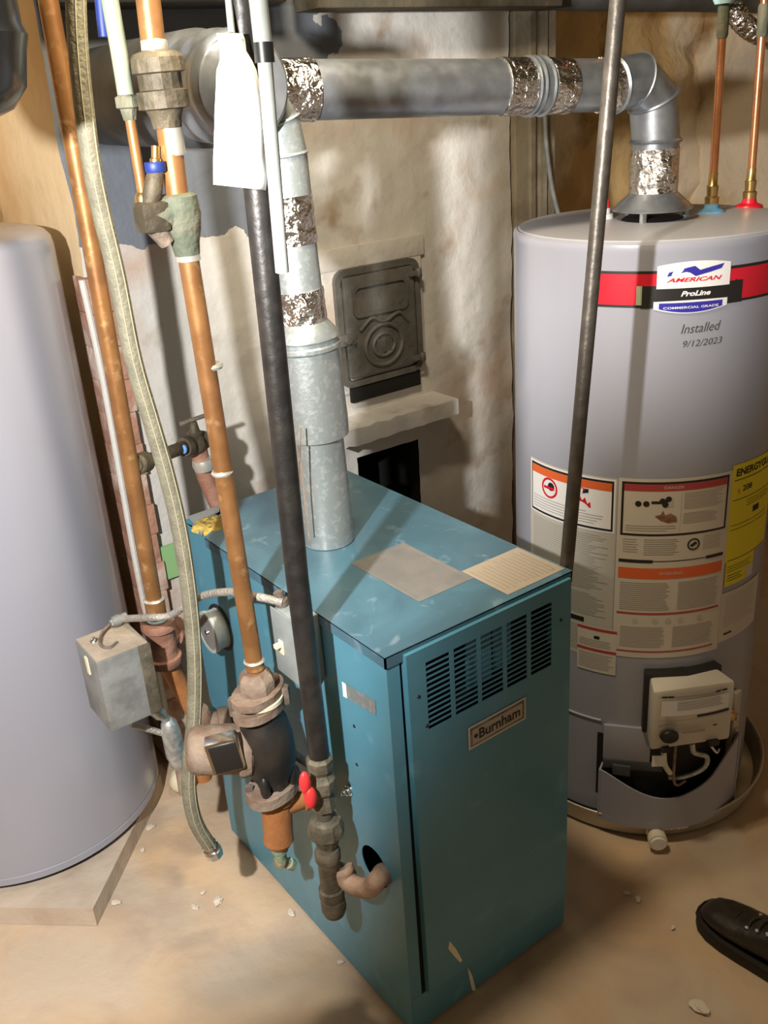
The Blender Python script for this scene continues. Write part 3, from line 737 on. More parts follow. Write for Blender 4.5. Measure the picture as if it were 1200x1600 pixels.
# ================================================================== BLACK GAS PIPE
gx, gy = -.065, .127
def og(px, py): return at(px, py, 'y', gy)
gp_ = thing('gas_pipe', og(522, 1420), 'black steel gas pipe with a red gas cock, union and elbow entering the boiler side', 'pipe')
g_top = og(375, -40)
b = B(); b.tube([g_top, og(402, 300), og(429, 560), og(464, 900), og(500, 1190)], .0182, 28); b.obj('pipe', 'steel_black', gp_)
b = B(); b.lathe(og(498, 1180), og(506, 1262), [(0, .019), (.06, .024), (.22, .024), (.3, .019), (.42, .026), (.62, .026), (.7, .020), (.84, .025), (.96, .025), (1, .02)], 8); vb_ = b.obj('gas_cock', 'malleable', gp_, smooth=22)
hc = at(478, 1235, 'y', gy-.02)
b = B(); b.ball(hc+V((0, 0, .016)), (.011, .009, .024), 12, 8).ball(hc+V((.005, -.004, -.016)), (.012, .010, .023), 12, 8).tube([hc+V((0, 0, .012)), hc-V((-.004, 0, .012))], .0065, 10)
b.obj('handle', 'red', vb_)
b = B(); b.tube([og(506, 1255), og(509, 1290)], .015, 16); b.obj('nipple', 'malleable', gp_)
b = B(); b.tube([og(510, 1310), og(514, 1340)], .0165, 16); b.obj('nipple', 'malleable', gp_)
b = B(); b.lathe(og(508, 1275), og(511, 1318), [(0, .018), (.1, .028), (.35, .033), (.6, .033), (.7, .027), (1, .020)], 10); b.obj('union', 'malleable', gp_, smooth=20)
b = B(); b.lathe(og(511, 1325), og(519, 1402), [(0, .021), (.06, .024), (.2, .024), (.24, .020), (.78, .020), (.8, .024), (.95, .024), (1, .021)], 22); b.obj('gas_tee', 'malleable', gp_)
b = B(); k0, k1 = og(519, 1400), og(524, 1432); b.lathe(k0, k1, [(0, .019), (.1, .023), (.55, .024), (.8, .020), (.95, .010), (1, .004)], 22); b.obj('drip_cap', 'malleable', gp_)
s0 = og(517, 1358); hp = V((.010, .062, .361))
b = B(); b.lathe(s0, og(545, 1368)+V((0, -.005, 0)), [(0, .018), (.2, .019), (.9, .019), (1, .016)], 18); b.obj('close_nipple', 'malleable', gp_)
cpt = at(562, 1385, 'x', -.045)
P = spline([s0+V((.018, -.010, 0)), at(545, 1378, 'x', -.05), at(575, 1388, 'x', -.036), at(592, 1372, 'x', -.018), hp], 5)
b = B(); b.tube(P, [.020, .0215, .0195]+[.0180]*(len(P)-8)+[.0180, .0205, .0205, .016, .015], 22); b.obj('elbow', 'pink_iron', gp_)
b = B(); b.lathe(at(596, 1368, 'x', -.008), V((.02, .058, .362)), [(0, .0135), (1, .0135)], 16); b.obj('threaded_stub', 'galv', gp_)

# ================================================================== HANGING TAG, GREY CONDUITS, HOSE
tgy = gy-.03
def ot(px, py, dy=0): return at(px, py, 'y', tgy+dy)
b = B(); n = 16
L_ = [ot(340+(-6)*k/n, 60+222*k/n, .006*math.sin(k*.9)) for k in range(n+1)]
for k in range(n+1): L_[k] = ot(*[(338, 52), (340, 60), (343, 78), (343, 95), (338, 110), (337, 140), (336, 160), (335, 180), (335, 200), (334, 215), (334, 230), (333, 245), (333, 255), (333, 265), (333, 275), (333, 282), (333, 288)][k], .004*math.sin(k*.9))
R_ = [ot(*[(378, 52), (382, 62), (384, 80), (393, 95), (400, 110), (406, 140), (410, 160), (413, 180), (415, 200), (416, 215), (417, 230), (417, 245), (417, 255), (417, 265), (416, 275), (416, 286), (415, 297)][k], .004*math.sin(k*.7+1)) for k in range(n+1)]
g1 = [[b.v(L_[k]+(R_[k]-L_[k])*j/4) for j in range(5)] for k in range(n+1)]
for k in range(n):
    for j in range(4): b.face((g1[k][j], g1[k][j+1], g1[k+1][j+1], g1[k+1][j]))
tg = tag(b.obj('hang_tag', 'tag', solid=.0015), 'long white card tag hung on the black pipe at the top', 'tag')
b = B()
for k, (wx, wy) in enumerate(((352, 215), (352, 222), (352, 229), (352, 240))):
    b.tube([ot(wx, wy, -.004), ot(wx+38-k*6, wy+1, -.004)], .0005, 5)
b.obj('faint_writing', 'print_grey', tg)
gc = thing('grey_conduit', ot(428, 400), 'thin light grey pipe hanging right of the black pipe and the white tag', 'pipe')
b = B(); b.tube([ot(400, -30, -.02), ot(411, 70, -.02)], .0115, 16); b.tube([ot(414, 96, -.02), ot(424, 220, -.015), ot(441, 425, .0)], .0095, 16); b.obj('pipe', 'grey_pipe', gc)
b = B(); b.lathe(ot(411, 66, -.02), ot(414, 98, -.02), [(0, .0125), (1, .0125)], 16); b.obj('black_tape', 'tape_black', gc)
b = B(); b.tube([ot(355, -20, .03), ot(362, 52, .015)], .0045, 10)
tag(b.obj('tag_wire', 'grey_pipe'), 'pale wire from above holding the white card tag', 'wire')
b = B(); b.tube(spline([ot(402, 95, .02), ot(404, 140, .02), ot(412, 180, .02), ot(428, 235, .03), ot(430, 290, .03)], 6), .0022, 8)
tag(b.obj('thin_cable', 'steel_black'), 'thin dark cable curving past the right edge of the white tag', 'cable')
b = B(); b.tube(spline([at(470, 668, 'y', FY-.06), at(467, 760, 'y', FY-.065), at(474, 835, 'y', FY-.06)], 6), .0016, 6)
tag(b.obj('sensor_wire', 'iron'), 'thin wire running down beside the lower boiler flue', 'wire')
HY = .44
hs = thing('metal_hose', at(330, 1325, 'y', HY), 'long beige braided hose hanging loose with a hex fitting on its end', 'hose')
hp_ = spline([at(x, y, 'y', HY) for x, y in ((118, -40), (120, 40), (127, 130), (142, 250), (158, 330), (182, 430), (208, 560), (237, 660), (260, 740), (281, 830), (296, 930), (304, 1030), (303, 1120), (296, 1190), (296, 1240), (306, 1285), (328, 1322))], 6)
b = B(); b.tube(hp_, .0148, 18); b.obj('sheath', 'hose', hs)
b = B()
for d_ in (-.006, .006): b.tube([p_+V((d_, -.0137, 0)) for p_ in hp_], .0012, 5)
b.obj('braid_rib', 'hose_rib', hs)
e_ = hp_[-1]; d_ = (hp_[-1]-hp_[-3]).normalized()
b = B(); b.lathe(e_-d_*.012, e_+d_*.030, [(0, .014), (.1, .017), (.3, .0145), (.4, .018), (.55, .0145), (.6, .019), (1, .018)], 8); b.obj('hex_fitting', 'chrome', hs, smooth=20)

# ================================================================== RELAY BOX AND CONDUITS
rb = thing('control_box', (-.25, .60, .60), 'dusty grey metal control box between the left tank and the boiler', 'box')
p_tl, p_tr, p_bl = at(150, 1037, 'y', .55), at(222, 1008, 'y', .55), at(172, 1146, 'y', .55)
zt_, zb2 = (p_tl.z+p_tr.z)/2, p_bl.z
x0_, x1_ = p_tl.x, at(236, 1020, 'y', .55).x
b = B(); b.box((x0_, .55, zb2), (x1_, .665, zt_), bev=.004); b.obj('case', 'box_grey', rb)
b = B(); b.box((x0_+.002, .553, zt_-.002), (x1_-.002, .663, zt_+.0022), bev=.001); b.obj('dusty_lid', 'dust', rb)
b = B(); b.box((x1_-.024, .5475, zb2+.004), (x1_+.0008, .552, zt_), bev=.001); b.obj('side_strip', 'malleable', rb)
b = B(); b.lathe((x0_+.028, .632, zt_+.001), (x0_+.028, .632, zt_+.008), [(0, .010), (.6, .008), (1, .004)], 12); b.obj('lid_screw', 'chrome', rb)
b = B(); b.tube(spline([(x1_-.035, .655, zt_+.012), (x0_+.045, .630, zt_+.012), (x0_+.030, .600, zt_+.006), (x0_+.040, .580, zt_+.004), (x0_+.060, .590, zt_+.004)], 6), .003, 8); b.obj('loose_wire', 'iron', rb)
b = B(); b.box((x0_-.003, .60, zt_-.05), (x0_, .612, zt_-.012)); b.obj('strip', 'cream', rb)
cd = thing('flexible_conduit', at(300, 940, 'y', .55), 'grey flexible conduit arching from the control box to the boiler switch box', 'conduit')
cpts = [V((x1_-.035, .655, zt_+.012)), V((x1_-.008, .650, zt_+.014)), at(235, 965, 'y', .55), at(265, 962, 'y', .52), at(292, 945, 'y', .48), at(320, 930, 'y', .44), at(360, 925, 'y', .36), at(400, 932, 'y', .29), V((-.035, .25, .868))]
b = B(); b.tube(spline(cpts, 8), .0075, 12); b.obj('tubing', 'conduit', cd)
b = B(); q_ = V((x1_-.030, .655, zt_+.013)); b.lathe(q_, q_+V((.030, 0, .002)), [(0, .011), (.4, .013), (.6, .010), (1, .010)], 12); b.obj('connector', 'box_grey', cd)
b = B(); b.lathe(V((-.032, .258, .858)), V((-.036, .262, .884)), [(0, .012), (.4, .013), (.5, .009), (1, .009)], 12); b.obj('connector', 'iron', cd)
lb = thing('conduit_fitting', at(268, 1155, 'y', .62), 'grey conduit elbow fitting low beside the rusty drop pipe', 'conduit fitting')
c1_ = at(262, 1122, 'y', .62); c2_ = at(280, 1200, 'y', .62)
b = B(); b.lathe(c1_, c2_, [(0, .008), (.08, .017), (.3, .021), (.7, .021), (.92, .016), (1, .010)], 16)
b.lathe(at(268, 1130, 'y', .62), at(240, 1108, 'y', .62), [(0, .010), (.6, .010), (.62, .014), (1, .014)], 12); b.obj('body', 'galv', lb)
b = B(); b.tube([at(205, 1132, 'y', .64), at(235, 1140, 'y', .63), at(262, 1148, 'y', .62)], .007, 12); b.tube([at(236, 1104, 'y', .62), at(222, 1088, 'y', .63)], .007, 12); b.obj('conduit_tail', 'conduit', lb)
b = B(); b.lathe(at(281, 1195, 'y', .62), at(290, 1240, 'y', .60), [(0, .012), (1, .014)], 12); b.obj('lower_nipple', 'iron_tan', lb)

# ================================================================== WATER HEATER
hc_ = V((TX, TY)); AC = math.radians(51.8226)
n0 = V((-math.sin(AC), -math.cos(AC))); rr = V((math.cos(AC), -math.sin(AC)))
ZB, ZT = .035, 1.385
wh = thing('water_heater', (TX, TY, ZB), 'grey gas water heater with red band and warning labels, standing in a drain pan', 'water heater')
def tk(p, R0=TR):
    a = p[0]/TR; rad = R0+p[2]; q = hc_+rad*(math.cos(a)*n0+math.sin(a)*rr); return V((q.x, q.y, p[1]))
b = B(); b.lathe((TX, TY, ZB), (TX, TY, ZT), [(0, TR-.010), (.003, TR), (.28, TR), (.9, TR), (.985, TR), (.990, TR+.0015), (.997, TR), (1, TR-.006)], 128); b.obj('shell', 'tank', wh, smooth=30)
b = B(); b.lathe((TX, TY, ZT-.001), (TX, TY, ZT+.006), [(0, TR-.008), (.5, TR-.012), (1, TR-.05)], 96); b.obj('top_pan', 'tank_top', wh, smooth=30)
b = B(); b.lathe((TX, TY, .0075), (TX, TY, ZB+.002), [(0, TR-.02), (1, TR-.02)], 64); b.obj('base_ring', 'black', wh)
# draft hood on top
b = B(); b.lathe((TX, TY, ZT+.026), (TX, TY, ZT+.062), [(0, .082), (.08, .083), (.9, .050), (1, .048)], 40); dh = b.obj('draft_hood', 'duct', wh)
b = B(); b.lathe((TX, TY, ZT+.003), (TX, TY, ZT+.012), [(0, .068), (1, .056)], 32); b.obj('flue_collar', 'ink', dh)
for a in (-.25, 1.9, 3.9):
    q = hc_+.072*(math.cos(a)*n0+math.sin(a)*rr); b = B(); b.box((q.x-.006, q.y-.004, ZT+.002), (q.x+.006, q.y+.004, ZT+.030)); b.obj('hood_leg', 'galv', dh)
# curved front markings
def lab(name, mats, fn): b = B(tk); fn(b); return b.obj(name, mats, wh, smooth=60)
def f(b):
    b.rect(-.112, .40, 1.265, 1.3335, .0006, 1, 40); b.rect(-.112, .40, 1.270, 1.328, .0009, 0, 40)
    b.poly([(-.012, 1.265), (.182, 1.265), (.182, 1.303), (.166, 1.308), (-.004, 1.303)], .0012, 1)
    b.mi = 1
    b.rect(-.014, .182, 1.264, 1.306, .0013, 1, 16); b.rect(-.022, -.012, 1.270, 1.306, .0013, 2, 2)
lab('brand_band', ['tank_red', 'ink', 'pale_green'], f)
def f(b):
    n = 24
    def shape(u0, u1, v0, v1, bt, bb, off, mi):
        b.mi = mi; old = None
        for i in range(n+1):
            t_ = i/n; u = u0+(u1-u0)*t_; k = 4*t_*(1-t_)
            cur = (b.v((u, v0-bb*k, off)), b.v((u, v1+bt*k, off)))
            if old: b.face((old[0], cur[0], cur[1], old[1]))
            old = cur
    shape(.014, .152, 1.300, 1.342, .007, 0, .0018, 0)
    # blue flag stroke
    top = [(.035, 1.330), (.070, 1.338), (.082, 1.340), (.092, 1.332), (.110, 1.336), (.138, 1.341)]
    bot = [(.032, 1.322), (.066, 1.330), (.074, 1.328), (.084, 1.321), (.112, 1.327), (.133, 1.332)]
    b.mi = 1
    for i in range(5): b.face([b.v((*q, .0022)) for q in (bot[i], bot[i+1], top[i+1], top[i])])
    b.text('AMERICAN', .082, 1.315, .0105, .0022, 2, shear=.35, width=.104, bold=.0003)
    shape(.010, .150, 1.262, 1.276, .001, .010, .0018, 0); shape(.020, .140, 1.262, 1.273, 0, .008, .0022, 1)
    b.text('COMMERCIAL GRADE', .080, 1.2635, .0062, .0026, 0, width=.104, bold=.0001)
    b.text('ProLine', .086, 1.289, .013, .0022, 0, shear=.3, width=.056, bold=.0005)
lab('brand_badge', ['white', 'navy', 'tank_red'], f)
def f(b):
    b.text('Installed', .100, 1.222, .026, .0006, 0, shear=.3, width=.078, tilt=.03); b.text('9/12/2023', .106, 1.193, .018, .0006, 0, shear=.25, width=.078, tilt=.03)
lab('marker_note', ['pen'], f)
def f(b):   # left sheet: flammable vapours
    b.rect(-.275, -.043, .470, .912, .0004, 4, 24); b.rect(-.272, -.046, .786, .909, .0008, 0, 24)
    b.rect(-.268, -.050, .790, .905, .0011, 1, 24); b.rect(-.264, -.054, .795, .900, .0014, 0, 24); b.rect(-.264, -.054, .882, .900, .0017, 2, 20)
    b.disc(-.205, .858, .024, .0018, 3, 24, hole=.019); b.rect(-.222, -.190, .855, .861, .0019, 3, 3); b.disc(-.200, .862, .010, .0017, 1, 10)
    b.poly([(-.158, .838), (-.098, .838), (-.100, .852), (-.106, .846), (-.112, .860), (-.118, .852), (-.128, .868), (-.136, .852), (-.146, .856)], .0018, 3)
    b.tube([(-.125+.014*math.cos(a_)*.9, .876+.006*math.sin(a_), .0019) for a_ in [k*.7 for k in range(6)]], .0010, 5)
    b.mi = 1; b.poly([(-.118, .868), (-.104, .872), (-.104, .880), (-.116, .880)], .0019, 1)
    b.lines(-.258, -.060, .800, .832, 5, .0018, 5, .25, .3)
    b.lines(-.262, -.056, .640, .778, 26, .0008, 5, .35, .25); b.lines(-.262, -.056, .575, .632, 11, .0008, 5, .35, .25); b.rect(-.150, -.108, .556, .568, .0008, 1, 4)
    b.lines(-.200, -.056, .480, .548, 10, .0008, 5, .3, .3)
lab('safety_label', ['white', 'ink', 'orange', 'tank_red', 'print_grey', 'text_grey'], f)
def f(b):
    b.rect(-.122, -.032, .433, .551, .0016, 0, 10); b.rect(-.122, -.032, .541, .548, .0020, 1, 10); b.rect(-.122, -.032, .487, .494, .0020, 1, 10)
    b.rect(-.083, -.070, .520, .528, .0020, 2, 2); b.lines(-.118, -.036, .498, .518, 4, .0020, 3, .35); b.lines(-.118, -.036, .440, .482, 8, .0020, 3, .35)
lab('small_label', ['off_white', 'maroon', 'ink', 'text_grey'], f)
def f(b):   # main sheet
    b.rect(-.041, .200, .486, .915, .0010, 0, 26); b.rect(-.034, .192, .786, .908, .0014, 1, 24); b.rect(-.029, .187, .791, .903, .0018, 0, 24); b.rect(-.029, .187, .888, .903, .0022, 2, 22)
    b.text('DANGER', .070, .8955, .009, .0026, 0, width=.04)
    for u, v in ((.000, .860), (.016, .860), (.048, .866), (.060, .870), (.054, .858)): b.disc(u, v, .0065, .0024, 1, 12)
    b.rect(.026, .058, .860, .866, .0023, 1, 3); b.rect(.054, .070, .852, .872, .0022, 4, 2)
    b.poly([(.034, .832), (.046, .836), (.050, .845), (.055, .834), (.066, .838), (.078, .830), (.080, .818), (.062, .816), (.046, .822)], .0023, 3)
    b.rect(.086, .087, .795, .885, .0021, 4, 1)
    b.lines(.092, .180, .845, .884, 9, .0022, 5, .32, .2); b.lines(.092, .170, .812, .838, 6, .0022, 5, .32, .25)
    b.lines(-.024, .080, .796, .812, 3, .0022, 5, .28, .2)
    b.lines(-.028, .004, .745, .780, 6, .0014, 5, .3); b.lines(.015, .090, .740, .780, 8, .0014, 5, .3); b.disc(.119, .762, .014, .0016, 1, 20, hole=.0105); b.poly([(.110, .760), (.122, .768), (.128, .764), (.116, .756)], .0017, 1); b.lines(.140, .185, .745, .780, 7, .0014, 5, .25)
    b.rect(-.035, .192, .7255, .7275, .0014, 1, 24); b.rect(-.035, .035, .7225, .7300, .0015, 1, 8); b.rect(.150, .192, .7225, .7300, .0015, 1, 5)
    b.rect(-.035, .192, .684, .710, .0014, 6, 24); b.text('WARNING', .075, .697, .011, .0018, 0, width=.05)
    b.lines(-.030, .075, .606, .676, 14, .0014, 5, .4, .1); b.lines(.092, .186, .606, .676, 14, .0014, 5, .4, .1)
    b.rect(-.035, .192, .596, .601, .0014, 2, 24)
    for u in (.005, .047, .075, .102, .146): b.disc(u, .580, .007, .0014, 4, 10)
    b.lines(-.026, .070, .512, .566, 12, .0014, 5, .4, .1); b.lines(.086, .182, .512, .566, 12, .0014, 5, .4, .1); b.rect(-.035, .185, .500, .504, .0014, 2, 24)
lab('instruction_label', ['off_white', 'ink', 'maroon', 'rust_dark', 'print_grey', 'text_grey', 'orange'], f)
def f(b):
    b.rect(.200, .360, .700, .925, .0012, 0, 16); b.rect(.204, .300, .640, .700, .0012, 0, 10); b.rect(.270, .300, .640, .668, .0016, 2, 3)
    b.text('ENERGYGUIDE', .285, .905, .022, .0016, 1, width=.150, bold=.0008)
    b.rect(.206, .356, .888, .890, .0016, 1, 14); b.text('$', .222, .862, .014, .0016, 3); b.text('208', .248, .866, .018, .0016, 1, width=.030, bold=.0004)
    b.rect(.206, .356, .843, .8445, .0016, 1, 14); b.rect(.275, .300, .800, .814, .0016, 1, 3); b.lines(.250, .350, .820, .838, 3, .0016, 1, .2)
    b.lines(.206, .350, .770, .790, 2, .0016, 1, .12); b.rect(.206, .356, .7015, .703, .0016, 1, 14); b.lines(.208, .290, .672, .690, 3, .0016, 1, .2); b.lines(.210, .260, .650, .668, 3, .0016, 1, .25)
lab('energy_label', ['yellow', 'ink', 'off_white', 'orange'], f)
def f(b):
    b.rect(.200, .345, .500, .625, .0014, 0, 14); b.lines(.212, .335, .535, .615, 13, .0018, 1, .3, .3); b.rect(.215, .240, .515, .520, .0018, 2, 3)
lab('rating_label', ['off_white', 'print_grey', 'ink'], f)
# gas control
gcb = B(tk); gcb.box((.040, .292, .002), (.190, .448, .078), bev=.009); ct = gcb.obj('gas_control', 'control', wh, smooth=50)
b = B(tk); b.box((.030, .300, -.012), (.120, .458, .024), bev=.004).box((.115, .300, -.012), (.198, .456, .024), bev=.004); b.obj('control_mount', 'ink', ct)
def f2(name, mats, fn, par): b = B(tk); fn(b); return b.obj(name, mats, par, smooth=50)
def f(b):
    b.rect(.055, .178, .385, .425, .0785, 0, 6); b.lines(.082, .170, .398, .423, 6, .0789, 1, .35); b.rect(.118, .180, .376, .383, .0789, 2, 4); b.rect(.050, .178, .372, .3735, .0787, 1, 5)
    b.lines(.052, .175, .432, .437, 1, .0789, 1, .6); b.rect(.055, .075, .433, .438, .0791, 2, 1); b.rect(.150, .172, .433, .438, .0791, 2, 1)
    b.lines(.052, .085, .355, .362, 1, .0789, 1, .5); b.rect(.094, .135, .336, .342, .0789, 1, 2); b.rect(.150, .158, .345, .349, .0789, 2, 1)
f2('control_label', ['white', 'text_grey', 'ink'], f, ct)
b = B(tk); b.lathe((.071, .334, .078), (.071, .334, .090), [(0, .0155), (.2, .0165), (.8, .015), (1, .012)], 24); b.obj('dial', 'ink', ct)
b = B(tk); b.box((.060, .288, .060), (.074, .300, .080)).box((.146, .288, .060), (.166, .300, .080)); b.obj('port', 'ink', ct)
b = B(tk); b.lathe((.190, .335, .035), (.222, .322, .045), [(0, .016), (.3, .018), (.5, .012), (.8, .014), (1, .010)], 12); b.obj('brass_fitting', 'brass', ct)
# service opening behind the outer door, inner plate, shield
b = B(tk); b.rect(-.068, .262, .090, .268, .0006, 0, 24); b.obj('burner_opening', 'ink', wh)
b = B(tk)
b.box((-.052, .205, .002), (.052, .300, .012), bev=.003); b.obj('inner_door', 'tank', wh)
b = B(tk); b.box((-.050, .180, .001), (.080, .206, .016), bev=.002); b.box((-.028, .170, .012), (.010, .196, .020)); b.obj('door_gasket', 'lagging_and_shade', wh)
n = 26; b = B(tk)
def shz(u):
    k = (u+.055)/.325
    return .185-.055*math.sin(math.pi*min(1, k*1.15))**1.5 + (.055*max(0, k-.72)/.28)
for off0, off1 in ((.030, .034),):
    rows_ = []
    for i in range(n+1):
        u = -.055+.325*i/n; o0_ = off0+.020*math.sin(math.pi*i/n)
        rows_.append([b.v((u, .040, o0_)), b.v((u, shz(u), o0_)), b.v((u, shz(u), o0_-.004)), b.v((u, .040, o0_-.004))])
    for i in range(n):
        for k in range(4): b.face((rows_[i][k], rows_[i+1][k], rows_[i+1][(k+1) % 4], rows_[i][(k+1) % 4]))
    b.face(rows_[0]); b.face(rows_[-1][::-1])
for u in (-.055, .268): b.box((u, .040, .001), (u+.004, shz(u), .032))
b.obj('outer_shield', 'tank', wh, smooth=50)
for pts_, r_, m_, nm in (([(.120, .292, .062), (.128, .262, .058), (.160, .235, .050), (.158, .200, .045), (.118, .178, .036), (.095, .168, .020)], .0055, 'galv', 'burner_tube'),
                         ([(.090, .292, .058), (.092, .230, .052), (.095, .185, .046), (.105, .160, .040), (.125, .165, .035)], .003, 'iron_tan', 'thermocouple'),
                         ([(.152, .290, .058), (.168, .260, .060), (.182, .240, .052), (.196, .236, .040)], .0022, 'white', 'igniter_wire'),
                         ([(.070, .268, .052), (.074, .232, .052), (.086, .205, .050)], .0055, 'pvc', 'sight_tube')):
    b = B(tk); b.tube(spline(pts_, 6), r_, 10); b.obj(nm, m_, ct)
b = B(tk); b.box((.048, .232, .056), (.072, .262, .0575)); b.obj('paper_flag', 'white', ct)
# joint between lower door and body, drain strip at the right
b = B(); b.tube([tk((-.30+.24*k/16, .303, .001)) for k in range(17)], .0028, 8); b.obj('door_lip', 'tank_top', wh)
b = B(tk); b.box((.262, .150, .001), (.285, .345, .016), bev=.003); b.box((.266, .19, .016), (.276, .205, .02)); b.box((.266, .23, .016), (.276, .245, .02)); b.box((.266, .27, .016), (.276, .285, .02)); b.obj('drain_strip', 'aluminium_pan', wh)
# nipples on the top
def on_top(px, py): return at(px, py, 'z', ZT+.004)
def stub(px, py, ring, name):
    p_ = on_top(px, py); b = B(); b.lathe(p_, p_+V((0, 0, .020)), [(0, .030), (.25, .028), (.5, .016), (1, .014)], 20); b.obj(name, ring, wh); return p_
c_blue = stub(1111, 333, 'cyan_dark', 'blue_nipple_ring'); c_red = stub(1170, 324, 'tank_red', 'red_nipple_ring')
p_ = on_top(946, 343)
b = B(); b.lathe(p_, p_+V((0, 0, .024)), [(0, .018), (.5, .016), (.55, .010), (1, .010)], 16); b.obj('relief_port', 'white', wh)
b = B(); b.lathe(p_+V((0, 0, .022)), p_+V((0, 0, .042)), [(0, .009), (1, .007)], 12); b.obj('red_plug', 'red', wh)
# pipes at the heater
for nm, c_, topx, lbl in (('copper_cold_pipe', c_blue, (1133, -20), 'thin copper pipe rising from the blue collar on the water heater'),
                          ('copper_hot_pipe', c_red, (1196, -20), 'thin copper pipe rising from the red collar on the water heater')):
    t_ = thing(nm, c_, lbl, 'pipe'); tp_ = at(*topx, 'y', c_.y); z1_ = c_+V((0, 0, .016))
    d_ = (tp_-z1_)
    b = B(); b.tube([z1_+d_*.10, tp_], .0085, 16); b.obj('pipe', 'copper_new', t_)
    b = B(); b.lathe(z1_, z1_+d_*.16, [(0, .014), (.25, .015), (.3, .011), (.6, .0125), (.65, .010), (1, .0095)], 12); b.obj('adapter', 'brass', t_)
    b = B(); b.lathe(z1_+d_*.78, z1_+d_*.93, [(0, .0095), (.1, .0115), (.9, .0115), (1, .0095)], 14); b.obj('coupling', 'verdigris', t_)
    if c_ is c_blue:
        b = B(); b.lathe(z1_+d_*.93, z1_+d_*.97, [(0, .018), (.5, .022), (1, .015)], 14); b.obj('hanger_ring', 'cyan', t_)
b = B(); b.tube([at(962, -30, 'y', .32), at(955, 62, 'y', .32)], .0085, 14)
tag(b.obj('copper_stub', 'copper_new'), 'short bright copper pipe behind the slanted steel pipe at the top', 'pipe')
# foil duct scraps top right
b = B(); P = spline([at(1145, 15, 'y', .5), at(1165, 40, 'y', .5), at(1190, 55, 'y', .5), at(1230, 70, 'y', .5)], 8)
b.tube(P, [.022+.004*(i % 2) for i in range(len(P))], 20)
tag(b.obj('flexible_foil_duct', 'foil'), 'crumpled silver flexible duct in the top right corner', 'duct')
# slanted steel pipe
sp_ = [at(969, -40, 'y', .0), at(940, 240, 'y', .0), at(866, 885, 'y', .0)]
sp_ = [at(969, -40, 'y', .02), at(866, 882, 'y', .0)]
sp_[1] = V((BW+.016, sp_[1].y+.02, sp_[1].z-.02)) if sp_[1].x < BW+.014 else sp_[1]
d_ = (sp_[1]-sp_[0]).normalized()
b = B(); b.tube([sp_[0], (sp_[0]+sp_[1])/2, sp_[1], V((sp_[1].x+.06, sp_[1].y+.15, .0))], .0125, 20)
tag(b.obj('slanted_pipe', 'steel_slant'), 'slanted dark steel pipe between the boiler and the water heater', 'pipe')
# cable on the wall
b = B(); b.tube(spline([at(851, 150, 'y', 1.0), at(853, 220, 'y', 1.0), at(862, 290, 'y', 1.0), at(873, 338, 'y', 1.0)], 6), .007, 10)
tag(b.obj('grey_cable', 'box_grey'), 'grey cable curving down the wooden post behind the water heater', 'cable')

# drain pan
dp = thing('drain_pan', (TX, TY, 0), 'shallow metal drain pan under the water heater', 'pan')
PR = .325; off = V((.012, -.008))
b = B(); cx, cy_ = TX+off.x, TY+off.y
b.lathe((cx, cy_, .0), (cx, cy_, .054), [(0, PR-.012), (.9, PR), (1, PR+.004), (1, PR-.002), (.85, PR-.003), (.12, PR-.018), (.12, .01)], 120, cap=False)
b.obj('pan', 'aluminium_pan', dp, smooth=40)
b = B(); b.tube([(cx+(PR+.002)*math.cos(2*math.pi*k/96), cy_+(PR+.002)*math.sin(2*math.pi*k/96), .055) for k in range(97)], .003, 8, cap=False); b.obj('rolled_rim', 'aluminium_pan', dp)
k0 = at(1022, 1292, 'z', .025); dr = (V((k0.x-cx, k0.y-cy_))).normalized(); base = V((cx+dr.x*(PR-.008), cy_+dr.y*(PR-.008), .024))
b = B(); d3 = V((dr.x, dr.y, 0)); b.lathe(base, base+d3*.050, [(0, .020), (.25, .022), (.3, .017), (.6, .017), (.62, .022), (1, .022)], 20); b.obj('drain_fitting', 'pvc', dp)
b = B(); b.lathe(base+d3*.05, base+d3*.056, [(0, .018), (1, .017)], 20); b.obj('drain_plug', 'white', dp)
b = B()
for k in range(7):
    a_ = math.atan2(dr.y, dr.x)+.05+k*.028; b.ball((cx+(PR+.001)*math.cos(a_), cy_+(PR+.001)*math.sin(a_), .034), (.009, .009, .006), 10, 6, jit=.3)
b.obj('sealant_smear', 'pvc', dp)

